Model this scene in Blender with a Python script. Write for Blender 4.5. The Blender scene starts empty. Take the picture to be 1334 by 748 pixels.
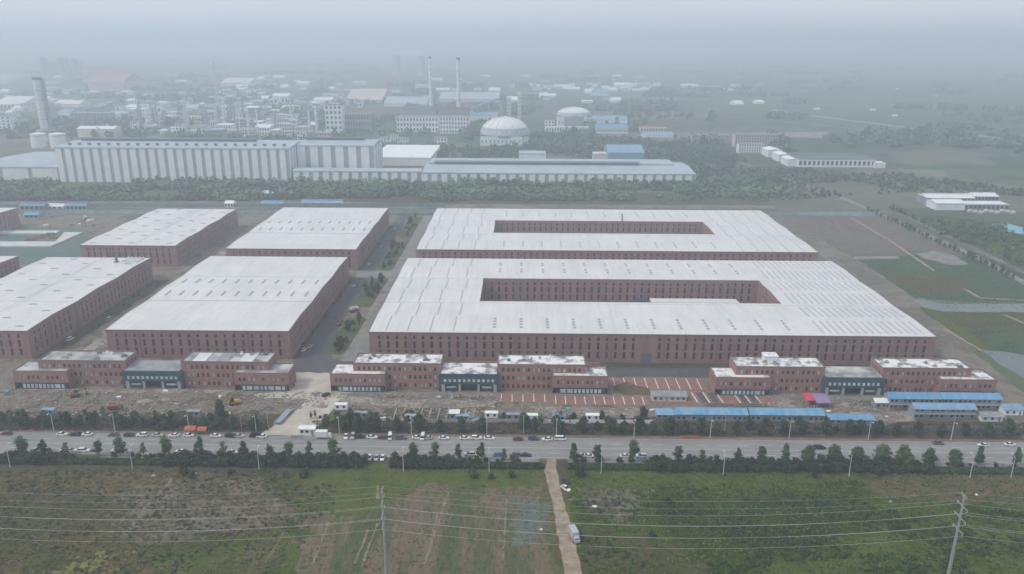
import bpy, math, random
import numpy as np
from mathutils import Vector, Matrix

# ------------------------------------------------------------------ camera, light, exposure
SC = bpy.context.scene
COL = SC.collection
FPX, CAMH = 1020.0, 164.0                      # focal length in photo pixels (1334 wide), camera height
PITCH, YAW, ROLL = math.radians(17.6), math.radians(.67), .0045
cy_, sy_, cp_, sp_ = math.cos(YAW), math.sin(YAW), math.cos(PITCH), math.sin(PITCH)
FW = Vector((-sy_*cp_, cy_*cp_, -sp_)); R0 = Vector((cy_, sy_, 0)); U0 = R0.cross(FW)
RT = R0*math.cos(ROLL) + U0*math.sin(ROLL); UP = U0*math.cos(ROLL) - R0*math.sin(ROLL)
cd = bpy.data.cameras.new('camera'); cam = bpy.data.objects.new('camera', cd); COL.objects.link(cam)
cd.sensor_width = 36; cd.lens = FPX*36/1334; cd.clip_start = 1; cd.clip_end = 40000
cam.matrix_world = Matrix(((RT.x, UP.x, -FW.x, 0), (RT.y, UP.y, -FW.y, 0), (RT.z, UP.z, -FW.z, CAMH), (0, 0, 0, 1)))
SC.camera = cam

SUN_EL, SUN_AZ = 50, 248                       # degrees; azimuth clockwise from +Y
SKY_STRENGTH, SKY_GREY, SUN_W, EXPOSURE = .09, .85, 1.5, 0.44
HAZE_DENSITY = .00045
wd = bpy.data.worlds.new('World'); SC.world = wd; wd.use_nodes = True
nt = wd.node_tree; bg = nt.nodes['Background']
sky = nt.nodes.new('ShaderNodeTexSky'); sky.sky_type = 'NISHITA'; sky.sun_disc = False
sky.sun_elevation = math.radians(SUN_EL); sky.sun_rotation = math.radians(SUN_AZ)
sky.air_density = 1.4; sky.dust_density = 2.0; sky.ozone_density = 1.0; sky.altitude = 50
mx = nt.nodes.new('ShaderNodeMix'); mx.data_type = 'RGBA'; mx.inputs[0].default_value = SKY_GREY
mx.inputs[7].default_value = (6.3, 6.7, 7.5, 1)      # an overcast veil over the clear sky, with faint cloud structure all round
ctc = nt.nodes.new('ShaderNodeTexCoord'); cmp_ = nt.nodes.new('ShaderNodeMapping'); cmp_.inputs['Scale'].default_value = (1.6, 1.6, 9); nt.links.new(ctc.outputs['Generated'], cmp_.inputs[0])
cno = nt.nodes.new('ShaderNodeTexNoise'); cno.inputs['Scale'].default_value = 1.4; cno.inputs['Detail'].default_value = 5; nt.links.new(cmp_.outputs[0], cno.inputs['Vector'])
crp = nt.nodes.new('ShaderNodeValToRGB'); crp.color_ramp.elements[0].position = .3; crp.color_ramp.elements[1].position = .7; crp.color_ramp.elements[0].color = (.90, .915, .935, 1); crp.color_ramp.elements[1].color = (1, 1, 1, 1); nt.links.new(cno.outputs['Fac'], crp.inputs[0])
cmul = nt.nodes.new('ShaderNodeVectorMath'); cmul.operation = 'MULTIPLY'; cmul.inputs[0].default_value = (6.55, 7.0, 7.8); nt.links.new(crp.outputs[0], cmul.inputs[1]); nt.links.new(cmul.outputs[0], mx.inputs[7])
nt.links.new(sky.outputs[0], mx.inputs[6]); nt.links.new(mx.outputs[2], bg.inputs[0])
bg.inputs[1].default_value = SKY_STRENGTH
sd = bpy.data.lights.new('sun', 'SUN'); sd.energy = SUN_W; sd.angle = math.radians(14); sd.color = (1, .93, .82)
so = bpy.data.objects.new('sun', sd); COL.objects.link(so)
az, el = math.radians(SUN_AZ), math.radians(SUN_EL)
sdir = Vector((math.sin(az)*math.cos(el), math.cos(az)*math.cos(el), math.sin(el)))
so.rotation_euler = sdir.to_track_quat('Z', 'Y').to_euler(); so.location = sdir*500
vs = SC.view_settings; vs.view_transform = 'Standard'; vs.look = 'None'; vs.exposure = EXPOSURE; vs.gamma = 1
cy = SC.cycles
cy.use_denoising = True; cy.max_bounces = 8; cy.diffuse_bounces = 3; cy.glossy_bounces = 2
cy.transmission_bounces = 2; cy.volume_bounces = 4; cy.transparent_max_bounces = 8

# ------------------------------------------------------------------ helpers
rnd = random.Random(11)
def G(px, py, z=0.0):
    """photo pixel -> world point on the plane of height z"""
    d = FW + RT*((px-667)/FPX) + UP*((374-py)/FPX)
    t = (z-CAMH)/d.z
    return Vector((d.x*t, d.y*t, z))
def height_at(x, y, py):
    """height of a point above (x, y) that shows at image row py"""
    lo, hi = 0.0, 400.0
    for _ in range(45):
        m = (lo+hi)/2; d = Vector((x, y, m-CAMH)); yy = 374-FPX*d.dot(UP)/d.dot(FW)
        lo, hi = (m, hi) if yy > py else (lo, m)
    return lo
def mpp(px, py):
    g = G(px, py); return (g-Vector((0, 0, CAMH))).dot(FW)/FPX      # metres per photo pixel there

class MB:
    def __init__(s): s.v = []; s.f = []; s.m = []
    def quad(s, a, b, c, d, m=0):
        n = len(s.v); s.v += [tuple(a), tuple(b), tuple(c), tuple(d)]; s.f.append((n, n+1, n+2, n+3)); s.m.append(m)
    def poly(s, pts, m=0):
        n = len(s.v); s.v += [tuple(p) for p in pts]; s.f.append(tuple(range(n, n+len(pts)))); s.m.append(m)
    def box(s, x0, x1, y0, y1, z0, z1, m=0, top=None):
        n = len(s.v)
        s.v += [(x0, y0, z0), (x1, y0, z0), (x1, y1, z0), (x0, y1, z0), (x0, y0, z1), (x1, y0, z1), (x1, y1, z1), (x0, y1, z1)]
        for q, k in (((3, 2, 1, 0), m), ((4, 5, 6, 7), m if top is None else top), ((0, 1, 5, 4), m), ((1, 2, 6, 5), m), ((2, 3, 7, 6), m), ((3, 0, 4, 7), m)):
            s.f.append(tuple(n+i for i in q)); s.m.append(k)
        return s
    def cyl(s, x, y, z0, z1, r0, r1, n=10, m=0, cap=None):
        b = len(s.v)
        for z, r in ((z0, r0), (z1, r1)):
            s.v += [(x+r*math.cos(6.28318*i/n), y+r*math.sin(6.28318*i/n), z) for i in range(n)]
        for i in range(n):
            j = (i+1) % n; s.f.append((b+i, b+j, b+n+j, b+n+i)); s.m.append(m)
        s.f.append(tuple(b+n+i for i in range(n))); s.m.append(m if cap is None else cap)
        s.f.append(tuple(b+n-1-i for i in range(n))); s.m.append(m)
        return s
    def tube(s, p, q, r, r2=None, n=6, m=0):
        p, q = Vector(p), Vector(q); r2 = r if r2 is None else r2
        a = (q-p).normalized(); u = a.orthogonal().normalized(); w = a.cross(u); b = len(s.v)
        for c, rr in ((p, r), (q, r2)):
            s.v += [tuple(c+u*rr*math.cos(6.28318*i/n)+w*rr*math.sin(6.28318*i/n)) for i in range(n)]
        for i in range(n):
            j = (i+1) % n; s.f.append((b+i, b+j, b+n+j, b+n+i)); s.m.append(m)
        s.f.append(tuple(b+n+i for i in range(n))); s.m.append(m); s.f.append(tuple(b+n-1-i for i in range(n))); s.m.append(m)
        return s
    def extr(s, prof, y0, y1, m=0, scale1=1.0):
        """side profile [(x,z)] extruded along y"""
        b = len(s.v); n = len(prof)
        s.v += [(x, y0, z) for x, z in prof]+[(x, y1, z) for x, z in prof]
        s.f.append(tuple(b+i for i in range(n))); s.m.append(m); s.f.append(tuple(b+2*n-1-i for i in range(n))); s.m.append(m)
        for i in range(n):
            j = (i+1) % n; s.f.append((b+j, b+i, b+n+i, b+n+j)); s.m.append(m)
        return s
    def mesh(s, name, mats):
        me = bpy.data.meshes.new(name); me.from_pydata(s.v, [], s.f)
        for k in (mats if isinstance(mats, (list, tuple)) else [mats]): me.materials.append(k)
        if any(s.m): me.polygons.foreach_set('material_index', s.m)
        me.update(); return me

def obj(name, me, parent=None, loc=(0, 0, 0), rz=0.0, scale=None, kind=None, label=None):
    o = bpy.data.objects.new(name, me); COL.objects.link(o)
    o.location = loc
    if rz: o.rotation_euler = (0, 0, rz)
    if scale is not None: o.scale = scale if isinstance(scale, (tuple, list)) else (scale,)*3
    if parent is not None: o.parent = parent
    if kind: o['kind'] = kind
    if label: o['label'] = label
    return o
def tag(o, label, cat, group=None):
    o['label'] = label; o['category'] = cat
    if group: o['group'] = group
    return o
def thing(name, label, cat, loc=(0, 0, 0), rz=0.0, group=None, scale=None):
    o = obj(name, None, None, loc, rz, scale); o.empty_display_size = .5
    return tag(o, label, cat, group)

# ------------------------------------------------------------------ materials
def new_mat(name):
    m = bpy.data.materials.new(name); m.use_nodes = True; t = m.node_tree
    return m, t, t.nodes['Principled BSDF'], t.nodes.new, t.links.new
def M(name, col, rough=.8, var=.18, scale=.4, rand=0.0, metal=0.0, col2=None, stretch=None, detail=5, spec=.3, bump=0.0, coord='Object', thr=(.35, .65)):
    """colour broken up by two octaves of noise; rand = per-object brightness spread"""
    m, t, b, N, L = new_mat(name)
    b.inputs['Roughness'].default_value = rough; b.inputs['Metallic'].default_value = metal; b.inputs['Specular IOR Level'].default_value = spec
    tc = N('ShaderNodeTexCoord'); src = tc.outputs['Object']
    if coord == 'World': src = N('ShaderNodeNewGeometry').outputs['Position']
    if stretch:
        mp = N('ShaderNodeMapping'); mp.inputs['Scale'].default_value = stretch; L(src, mp.inputs[0]); src = mp.outputs[0]
    no = N('ShaderNodeTexNoise'); no.inputs['Scale'].default_value = scale; no.inputs['Detail'].default_value = detail; no.inputs['Roughness'].default_value = .62
    L(src, no.inputs['Vector'])
    rp = N('ShaderNodeValToRGB'); c2 = col2 if col2 else tuple(c*(1-var) for c in col); c1 = col if col2 else tuple(min(1, c*(1+var)) for c in col)
    rp.color_ramp.elements[0].position = thr[0]; rp.color_ramp.elements[1].position = thr[1]
    rp.color_ramp.elements[0].color = (*c2, 1); rp.color_ramp.elements[1].color = (*c1, 1)
    L(no.outputs['Fac'], rp.inputs[0]); out = rp.outputs[0]
    if rand:
        oi = N('ShaderNodeObjectInfo'); mr = N('ShaderNodeMapRange'); mr.inputs[3].default_value = 1-rand; mr.inputs[4].default_value = 1+rand
        L(oi.outputs['Random'], mr.inputs[0]); hs = N('ShaderNodeHueSaturation'); L(mr.outputs[0], hs.inputs['Value']); L(out, hs.inputs['Color']); out = hs.outputs[0]
    L(out, b.inputs['Base Color'])
    if bump:
        bp = N('ShaderNodeBump'); bp.inputs['Strength'].default_value = bump; bp.inputs['Distance'].default_value = .3; L(no.outputs['Fac'], bp.inputs['Height']); L(bp.outputs[0], b.inputs['Normal'])
    return m
def ground_mat(name, cols, scale=.03, fine=.6, fine_amt=.35, stretch=(1, 1, 1), rot=0.0, bump=.6, big=None):
    """soil / vegetation: a ramp of several real colours over blotchy noise, broken by a fine grain, in world coordinates"""
    m, t, b, N, L = new_mat(name); b.inputs['Roughness'].default_value = .95; b.inputs['Specular IOR Level'].default_value = .1
    geo = N('ShaderNodeNewGeometry'); mp = N('ShaderNodeMapping'); mp.inputs['Scale'].default_value = stretch; mp.inputs['Rotation'].default_value = (0, 0, rot)
    L(geo.outputs['Position'], mp.inputs[0])
    no = N('ShaderNodeTexNoise'); no.inputs['Scale'].default_value = scale; no.inputs['Detail'].default_value = 8; no.inputs['Roughness'].default_value = .68; no.inputs['Distortion'].default_value = .4
    L(mp.outputs[0], no.inputs['Vector'])
    rp = N('ShaderNodeValToRGB'); cr = rp.color_ramp
    n = len(cols)
    while len(cr.elements) < n: cr.elements.new(.5)
    for i, c in enumerate(cols): cr.elements[i].position = .3+.4*i/(n-1); cr.elements[i].color = (*c, 1)
    L(no.outputs['Fac'], rp.inputs[0]); out = rp.outputs[0]
    fn = N('ShaderNodeTexNoise'); fn.inputs['Scale'].default_value = fine; fn.inputs['Detail'].default_value = 6; fn.inputs['Roughness'].default_value = .75; L(mp.outputs[0], fn.inputs['Vector'])
    mr = N('ShaderNodeMapRange'); mr.inputs[1].default_value = .3; mr.inputs[2].default_value = .7; mr.inputs[3].default_value = 1-fine_amt; mr.inputs[4].default_value = 1+fine_amt; L(fn.outputs['Fac'], mr.inputs[0])
    hs = N('ShaderNodeHueSaturation'); L(mr.outputs[0], hs.inputs['Value']); L(out, hs.inputs['Color']); out = hs.outputs[0]
    L(out, b.inputs['Base Color'])
    bp = N('ShaderNodeBump'); bp.inputs['Strength'].default_value = bump; bp.inputs['Distance'].default_value = .6; L(fn.outputs['Fac'], bp.inputs['Height']); L(bp.outputs[0], b.inputs['Normal'])
    return m
def leaf_mat(name, c1, c2, rand=.22, broad=0):
    m, t, b, N, L = new_mat(name); b.inputs['Roughness'].default_value = .75; b.inputs['Specular IOR Level'].default_value = .15
    geo = N('ShaderNodeNewGeometry'); no = N('ShaderNodeTexNoise'); no.inputs['Scale'].default_value = .55; no.inputs['Detail'].default_value = 4; L(geo.outputs['Position'], no.inputs['Vector'])
    rp = N('ShaderNodeValToRGB'); rp.color_ramp.elements[0].position = .36; rp.color_ramp.elements[1].position = .66
    rp.color_ramp.elements[0].color = (*c1, 1); rp.color_ramp.elements[1].color = (*c2, 1); L(no.outputs['Fac'], rp.inputs[0])
    oi = N('ShaderNodeObjectInfo'); mr = N('ShaderNodeMapRange'); mr.inputs[3].default_value = 1-rand; mr.inputs[4].default_value = 1+rand; L(oi.outputs['Random'], mr.inputs[0])
    hs = N('ShaderNodeHueSaturation'); L(mr.outputs[0], hs.inputs['Value']); L(rp.outputs[0], hs.inputs['Color']); out = hs.outputs[0]
    if broad:                                    # stands of different species
        n2 = N('ShaderNodeTexNoise'); n2.inputs['Scale'].default_value = broad; n2.inputs['Detail'].default_value = 5; L(geo.outputs['Position'], n2.inputs['Vector'])
        m2 = N('ShaderNodeMapRange'); m2.inputs[1].default_value = .32; m2.inputs[2].default_value = .68; m2.inputs[3].default_value = .6; m2.inputs[4].default_value = 1.55; L(n2.outputs['Fac'], m2.inputs[0])
        h2 = N('ShaderNodeHueSaturation'); L(m2.outputs[0], h2.inputs['Value']); L(out, h2.inputs['Color']); out = h2.outputs[0]
    L(out, b.inputs['Base Color'])
    return m

m_brick = M('brick', (.285, .165, .150), .9, .16, .25, rand=.05, bump=.1)
m_brick2 = M('brick_office', (.300, .160, .140), .9, .16, .3, rand=.05)
m_coping = M('coping', (.20, .15, .14), .8, .15, .5)
def roof_mat(name, c1, c2, seam):
    """welded membrane: laps between the sheets, rain streaks down the slope, broad dirt"""
    m, t, b, N, L = new_mat(name); b.inputs['Roughness'].default_value = .6; b.inputs['Specular IOR Level'].default_value = .3
    tc = N('ShaderNodeTexCoord')
    br = N('ShaderNodeTexBrick'); br.inputs['Scale'].default_value = 1; br.inputs['Brick Width'].default_value = 6.0; br.inputs['Row Height'].default_value = 24.33; br.inputs['Mortar Size'].default_value = .11; br.inputs['Mortar Smooth'].default_value = .3; br.offset = 0
    br.inputs['Color1'].default_value = (1, 1, 1, 1); br.inputs['Color2'].default_value = (.95, .955, .96, 1); br.inputs['Mortar'].default_value = (seam, seam, seam, 1); L(tc.outputs['Object'], br.inputs['Vector'])
    n1 = N('ShaderNodeTexNoise'); n1.inputs['Scale'].default_value = .035; n1.inputs['Detail'].default_value = 9; n1.inputs['Roughness'].default_value = .65; L(tc.outputs['Object'], n1.inputs['Vector'])
    r1 = N('ShaderNodeValToRGB'); r1.color_ramp.elements[0].position = .32; r1.color_ramp.elements[1].position = .6; r1.color_ramp.elements[0].color = (*c2, 1); r1.color_ramp.elements[1].color = (*c1, 1); L(n1.outputs['Fac'], r1.inputs[0])
    mp = N('ShaderNodeMapping'); mp.inputs['Scale'].default_value = (.5, .035, 1); L(tc.outputs['Object'], mp.inputs[0])
    n2 = N('ShaderNodeTexNoise'); n2.inputs['Scale'].default_value = 1; n2.inputs['Detail'].default_value = 6; L(mp.outputs[0], n2.inputs['Vector'])
    r2 = N('ShaderNodeMapRange'); r2.inputs[1].default_value = .35; r2.inputs[2].default_value = .6; r2.inputs[3].default_value = .91; r2.inputs[4].default_value = 1.0; L(n2.outputs['Fac'], r2.inputs[0])
    x1 = N('ShaderNodeMix'); x1.data_type = 'RGBA'; x1.blend_type = 'MULTIPLY'; x1.inputs[0].default_value = 1; L(r1.outputs[0], x1.inputs[6]); L(br.outputs['Color'], x1.inputs[7])
    hs = N('ShaderNodeHueSaturation'); L(r2.outputs[0], hs.inputs['Value']); L(x1.outputs[2], hs.inputs['Color']); L(hs.outputs[0], b.inputs['Base Color'])
    return m
m_roof = roof_mat('white_roof', (.68, .675, .66), (.60, .60, .595), .88)
m_roof2 = roof_mat('white_roof_patchy', (.70, .70, .70), (.56, .56, .57), .8)
m_stained = M('stained_roof', (.74, .73, .71), .7, scale=.16, col2=(.20, .195, .19), thr=(.40, .52), detail=9)
m_stained2 = M('wet_roof', (.50, .50, .49), .7, scale=.12, col2=(.20, .20, .205), thr=(.38, .60), detail=9)
m_slab = M('roof_slab_grey', (.33, .34, .36), .7, scale=.2, col2=(.2, .21, .23))
m_sky = M('skylight_grp', (.36, .38, .39), .35, .1, .5)
m_skd = M('skylight_dim', (.42, .43, .44), .4, .1, .5)
m_glass = M('window_glass', (.018, .024, .03), .12, .3, .3, rand=.3, spec=.5)
m_glass2 = M('window_glass_reflection_tint', (.075, .085, .095), .12, .3, .3, spec=.5)  # paler pane: sky reflection put into the glass colour
m_glass3 = M('window_glass_dusty', (.045, .048, .05), .35, .4, .5, spec=.4)
m_glassb = M('window_pale', (.50, .53, .55), .3, .2, .8, rand=.2)
m_frame = M('window_frame', (.11, .115, .12), .5, .1)
m_sill = M('stone_sill', (.34, .29, .27), .8, .15)
m_navy = M('navy_cladding', (.032, .075, .105), .35, .2, .4, spec=.5)
m_conc = M('concrete', (.36, .345, .32), .9, .2, .3)
m_white = M('white_paint', (.72, .72, .71), .6, .1, .3)
m_wallw = M('white_cladding', (.77, .79, .80), .55, .08, .1, rand=.04)
m_wallg = M('grey_cladding', (.33, .36, .38), .6, .12, .1)
m_roofb = M('pale_blue_roof', (.37, .43, .48), .5, .12, .05)
m_roofd = M('dark_band', (.13, .16, .19), .6, .15, .1)
m_blue = M('blue_sheet_roof', (.11, .26, .43), .5, scale=.35, rand=.12, stretch=(1, .3, 1), col2=(.24, .36, .45), thr=(.28, .55), detail=8)
m_bluep = M('faded_blue_roof', (.19, .33, .46), .5, .2, .3, rand=.1)
m_shed = M('grey_shed_wall', (.26, .30, .34), .7, .15, .5)
m_teal = M('teal_hoarding', (.15, .22, .23), .7, .15, .2, rand=.1)
m_teal2 = M('pale_teal_hoarding', (.27, .37, .39), .7, .15, .2, rand=.15)
m_net = M('green_net', (.095, .19, .165), .9, .3, .25, bump=.3)
m_asph = M('asphalt', (.10, .10, .105), .9, scale=.12, col2=(.07, .07, .074), detail=9, coord='World')
m_road = M('worn_asphalt', (.27, .265, .26), .9, scale=.10, col2=(.20, .198, .195), detail=10, coord='World', stretch=(.25, 1.4, 1))
m_pave = M('concrete_paving', (.25, .24, .23), .9, scale=.15, col2=(.16, .155, .15), detail=9, coord='World')
m_sand = M('pale_dirt', (.37, .30, .225), .95, scale=.3, col2=(.20, .155, .11), detail=9, coord='World', bump=.3)
m_rut = M('dry_rut', (.25, .20, .145), .95, scale=.3, col2=(.13, .11, .075), detail=9, coord='World', thr=(.38, .6))
m_entry = M('pale_compacted_gravel', (.50, .45, .385), .95, scale=.15, col2=(.38, .335, .28), detail=9, coord='World', bump=.2)
m_red = M('red_paving', (.30, .15, .125), .9, scale=.35, col2=(.20, .12, .10), detail=8, coord='World')
m_line = M('road_paint', (.62, .62, .60), .8, .2, .8)
m_metal = M('galvanised_steel', (.36, .37, .38), .5, .12, .8, metal=.3)
m_wire = M('aluminium_cable', (.50, .51, .51), .45, .05, metal=.2)
m_dark = M('dark_metal', (.04, .042, .045), .6, .2)
m_tyre = M('tyre_rubber', (.022, .022, .023), .85, .2)
m_rim = M('wheel_rim', (.38, .38, .39), .35, .1, metal=.6)
m_lampg = M('lamp_glass', (.62, .63, .62), .25, .05)
m_tail = M('tail_light', (.32, .02, .02), .3, .1)
m_yel = M('machine_yellow', (.50, .26, .045), .6, .25, .8)
m_orange = M('orange_tarp', (.42, .115, .07), .8, .25, .6)
m_redt = M('red_sheet', (.26, .07, .055), .7, .2, .5)
m_rust = M('rusty_steel', (.20, .09, .055), .85, .35, .6)
m_purp = M('purple_sheet', (.26, .19, .34), .7, .2, .5)
m_pink = M('pink_sheet', (.50, .06, .11), .7, .2, .5)
m_bark = M('bark', (.085, .065, .048), .95, .25, 1.0)
m_pale = M('pale_concrete', (.62, .64, .66), .8, .12, .1)
m_cream = M('cream_render', (.60, .58, .53), .8, .1, .1, rand=.06)
m_pinkw = M('pale_pink_render', (.55, .47, .44), .8, .1, .1, rand=.06)
m_greyw = M('grey_render', (.25, .27, .30), .8, .15, .1, rand=.1)
m_darkr = M('dark_grey_roof', (.12, .135, .15), .7, .2, .05)
m_tanr = M('faded_red_roof', (.40, .25, .20), .8, .15, .08)
m_water = M('pond_water', (.13, .16, .155), .45, .15, .02, spec=.35)
m_bwater = M('blue_pond', (.10, .33, .46), .2, .12, .02, spec=.5)
L_STREET = leaf_mat('leaf_street', (0.0425, 0.0722, 0.034), (0.0935, 0.1435, 0.0584))
L_YELLOW = leaf_mat('leaf_yellowish', (.085, .11, .04), (.17, .185, .07))
L_DARK = leaf_mat('leaf_dark', (0.0288, 0.048, 0.0288), (0.0672, 0.1008, 0.048))
L_SHRUB = leaf_mat('leaf_shrub', (0.0226, 0.0371, 0.0226), (0.0564, 0.0806, 0.0388), .3)
L_HEDGE = leaf_mat('leaf_hedge', (0.036, 0.068, 0.0256), (0.064, 0.104, 0.0384))
L_FAR = leaf_mat('leaf_far', (0.048, 0.078, 0.048), (0.099, 0.144, 0.075), broad=.022)
L_WEED = leaf_mat('leaf_weed', (.030, .060, .016), (.062, .105, .028))
L_RUST = leaf_mat('leaf_rusty', (.085, .055, .028), (.15, .10, .045))

# ------------------------------------------------------------------ ground and setting
def np_mesh(name, V, nper, mats):
    """V: (n, nper, 3) array of separate polygons"""
    n = len(V); me = bpy.data.meshes.new(name)
    me.vertices.add(n*nper); me.vertices.foreach_set('co', np.ascontiguousarray(V, dtype=np.float32).ravel())
    me.loops.add(n*nper); me.loops.foreach_set('vertex_index', np.arange(n*nper, dtype=np.int32))
    me.polygons.add(n); me.polygons.foreach_set('loop_start', np.arange(0, n*nper, nper, dtype=np.int32))
    for k in (mats if isinstance(mats, (list, tuple)) else [mats]): me.materials.append(k)
    me.update(calc_edges=True); return me
def jag(pts, step, amp, seed=0):
    r = random.Random(seed); out = []
    for i, p in enumerate(pts):
        q = pts[(i+1) % len(pts)]; d = math.hypot(q[0]-p[0], q[1]-p[1]); n = max(1, int(d/step))
        for k in range(n):
            t = k/n; out.append((p[0]+(q[0]-p[0])*t+r.uniform(-amp, amp), p[1]+(q[1]-p[1])*t+r.uniform(-amp, amp)))
    return out
def patch(name, pts, mat, z, step=0, amp=0, kind='structure'):
    if step: pts = jag(pts, step, amp, len(bpy.data.objects))
    mb = MB(); mb.poly([(x, y, z) for x, y in pts])
    me = mb.mesh(name, mat)
    if me.polygons[0].normal.z < 0: me.flip_normals()
    return obj(name, me, kind=kind)
def ppatch(name, pix, mat, z, step=3, amp=1.0, splat=0):
    """splat = small islands of the same cover thrown off along the edge, per edge point"""
    pts = [tuple(G(x, y)[:2]) for x, y in pix]; o = patch(name, pts, mat, z, step, amp)
    if splat:
        r = random.Random(int(pix[0][0]*7+pix[0][1])); mb = MB(); k = 0
        for x, y in jag(pts, 3, 1, 4):
            for _ in range(splat):
                cx, cyy = x+r.gauss(0, 4.5), y+r.gauss(0, 3.2); w = r.uniform(.5, 2.2); h = w*r.uniform(.4, .8); a0 = r.uniform(0, 6); n = 7; k += 1
                mb.poly([(cx+math.cos(a0+6.283*i/n)*w*r.uniform(.6, 1.2), cyy+math.sin(a0+6.283*i/n)*h*r.uniform(.6, 1.2), z+.0035+k*.0000035) for i in range(n)])
        me = mb.mesh(name, mat)
        for p in me.polygons:
            if p.normal.z < 0: p.flip()
        e = obj(name, me, o, kind='stuff')
    return o
def strip(name, pts, w, mat, z, amp=.4, step=5, seed=1):
    """a track of width w along world points"""
    r = random.Random(seed); P = []
    for a, b in zip(pts, pts[1:]):
        n = max(1, int(math.hypot(b[0]-a[0], b[1]-a[1])/step)); P += [(a[0]+(b[0]-a[0])*k/n, a[1]+(b[1]-a[1])*k/n) for k in range(n)]
    P.append(pts[-1]); Lf, Rt = [], []
    for i, p in enumerate(P):
        a = P[max(0, i-1)]; b = P[min(len(P)-1, i+1)]; d = math.hypot(b[0]-a[0], b[1]-a[1]) or 1; nx, ny = -(b[1]-a[1])/d, (b[0]-a[0])/d
        u, v = w/2+r.uniform(-amp, amp), w/2+r.uniform(-amp, amp)
        Lf.append((p[0]+nx*u, p[1]+ny*u, z)); Rt.append((p[0]-nx*v, p[1]-ny*v, z))
    mb = MB()
    for i in range(len(P)-1): mb.quad(Rt[i], Rt[i+1], Lf[i+1], Lf[i])
    return obj(name, mb.mesh(name, mat), kind='structure')
def pstrip(name, pix, w, mat, z, **k): return strip(name, [tuple(G(x, y)[:2]) for x, y in pix], w, mat, z, **k)

# far fields: a patchwork of real soil and crop colours
def far_ground():
    m, t, b, N, L = new_mat('countryside'); b.inputs['Roughness'].default_value = .95; b.inputs['Specular IOR Level'].default_value = .1
    geo = N('ShaderNodeNewGeometry'); mp = N('ShaderNodeMapping'); mp.inputs['Scale'].default_value = (.0042, .0062, 1); mp.inputs['Rotation'].default_value = (0, 0, .25); L(geo.outputs['Position'], mp.inputs[0])
    vo = N('ShaderNodeTexVoronoi'); vo.inputs['Scale'].default_value = 1.0; vo.distance = 'CHEBYCHEV'; L(mp.outputs[0], vo.inputs['Vector'])
    sp = N('ShaderNodeSeparateColor'); L(vo.outputs['Color'], sp.inputs[0])
    rp = N('ShaderNodeValToRGB'); cr = rp.color_ramp; cols = [(0.05, 0.0775, 0.045), (0.0688, 0.0975, 0.05), (0.0938, 0.11, 0.0625), (0.075, 0.0938, 0.0562), (0.15, 0.1438, 0.1063), (0.06, 0.0875, 0.0562)]
    while len(cr.elements) < len(cols): cr.elements.new(.5)
    for i, c in enumerate(cols): cr.elements[i].position = i/(len(cols)-1); cr.elements[i].color = (*c, 1)
    L(sp.outputs[0], rp.inputs[0])
    no = N('ShaderNodeTexNoise'); no.inputs['Scale'].default_value = .012; no.inputs['Detail'].default_value = 9; no.inputs['Roughness'].default_value = .7; L(geo.outputs['Position'], no.inputs['Vector'])
    mr = N('ShaderNodeMapRange'); mr.inputs[1].default_value = .3; mr.inputs[2].default_value = .7; mr.inputs[3].default_value = .6; mr.inputs[4].default_value = 1.4; L(no.outputs['Fac'], mr.inputs[0])
    hs = N('ShaderNodeHueSaturation'); L(mr.outputs[0], hs.inputs['Value']); L(rp.outputs[0], hs.inputs['Color']); L(hs.outputs[0], b.inputs['Base Color'])
    return m
g = MB(); g.quad((-9000, -600, 0), (9000, -600, 0), (9000, 9500, 0), (-9000, 9500, 0)); obj('ground', g.mesh('ground', far_ground()), kind='structure')

gm_rough = ground_mat('rough_grass', [(0.0383, 0.0517, 0.0156), (0.0679, 0.0769, 0.0194), (0.1028, 0.087, 0.0302), (0.1416, 0.0963, 0.0428), (0.0575, 0.0735, 0.0169)], .035, .9, .45, (1, .7, 1))
gm_green = ground_mat('fresh_grass', [(0.0431, 0.0647, 0.0153), (0.071, 0.1026, 0.0198), (0.0927, 0.1087, 0.0276), (0.0548, 0.0782, 0.0196)], .06, 1.0, .40)
gm_lush = ground_mat('dark_lush_weeds', [(0.0228, 0.0382, 0.0083), (0.0448, 0.0707, 0.0086), (0.0631, 0.0917, 0.0102), (0.0338, 0.0504, 0.012), (0.0786, 0.0937, 0.0137)], .04, .8, .5, (1, .55, 1), .5)
gm_deep = ground_mat('deep_green_lush_weeds', [(0.0184, 0.0286, 0.0084), (0.0322, 0.0496, 0.0108), (0.0444, 0.0637, 0.0141), (0.0253, 0.0363, 0.0113)], .05, .9, .5, (1, .5, 1), .5)  # darkest green mix of the lush weeds
gm_dry = ground_mat('dry_weeds', [(0.0785, 0.0699, 0.0454), (0.1313, 0.1068, 0.0762), (0.1773, 0.1528, 0.116), (0.0617, 0.0715, 0.0371)], .06, 1.1, .45)
gm_plough = ground_mat('ploughed_soil', [(0.075, 0.088, 0.042), (0.135, 0.108, 0.072), (0.165, 0.125, 0.088), (0.098, 0.102, 0.055), (0.068, 0.09, 0.038), (0.13, 0.11, 0.07)], .085, 1.3, .35, (1, .16, 1), -.06)
gm_brown = ground_mat('dry_brown_grass', [(0.1064, 0.0842, 0.0521), (0.145, 0.0993, 0.0648), (0.0786, 0.0786, 0.0416), (0.1594, 0.1224, 0.0854)], .07, 1.0, .4)
gm_site = ground_mat('building_site_earth', [(0.106, 0.085, 0.0698), (0.1643, 0.135, 0.1097), (0.212, 0.18, 0.1442), (0.0901, 0.078, 0.0614), (0.2862, 0.245, 0.1953)], .055, .7, .4)
gm_sitel = ground_mat('pale_site_earth', [(.22, .195, .165), (.33, .295, .25), (.16, .135, .115), (.40, .37, .32)], .07, .8, .35)
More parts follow.
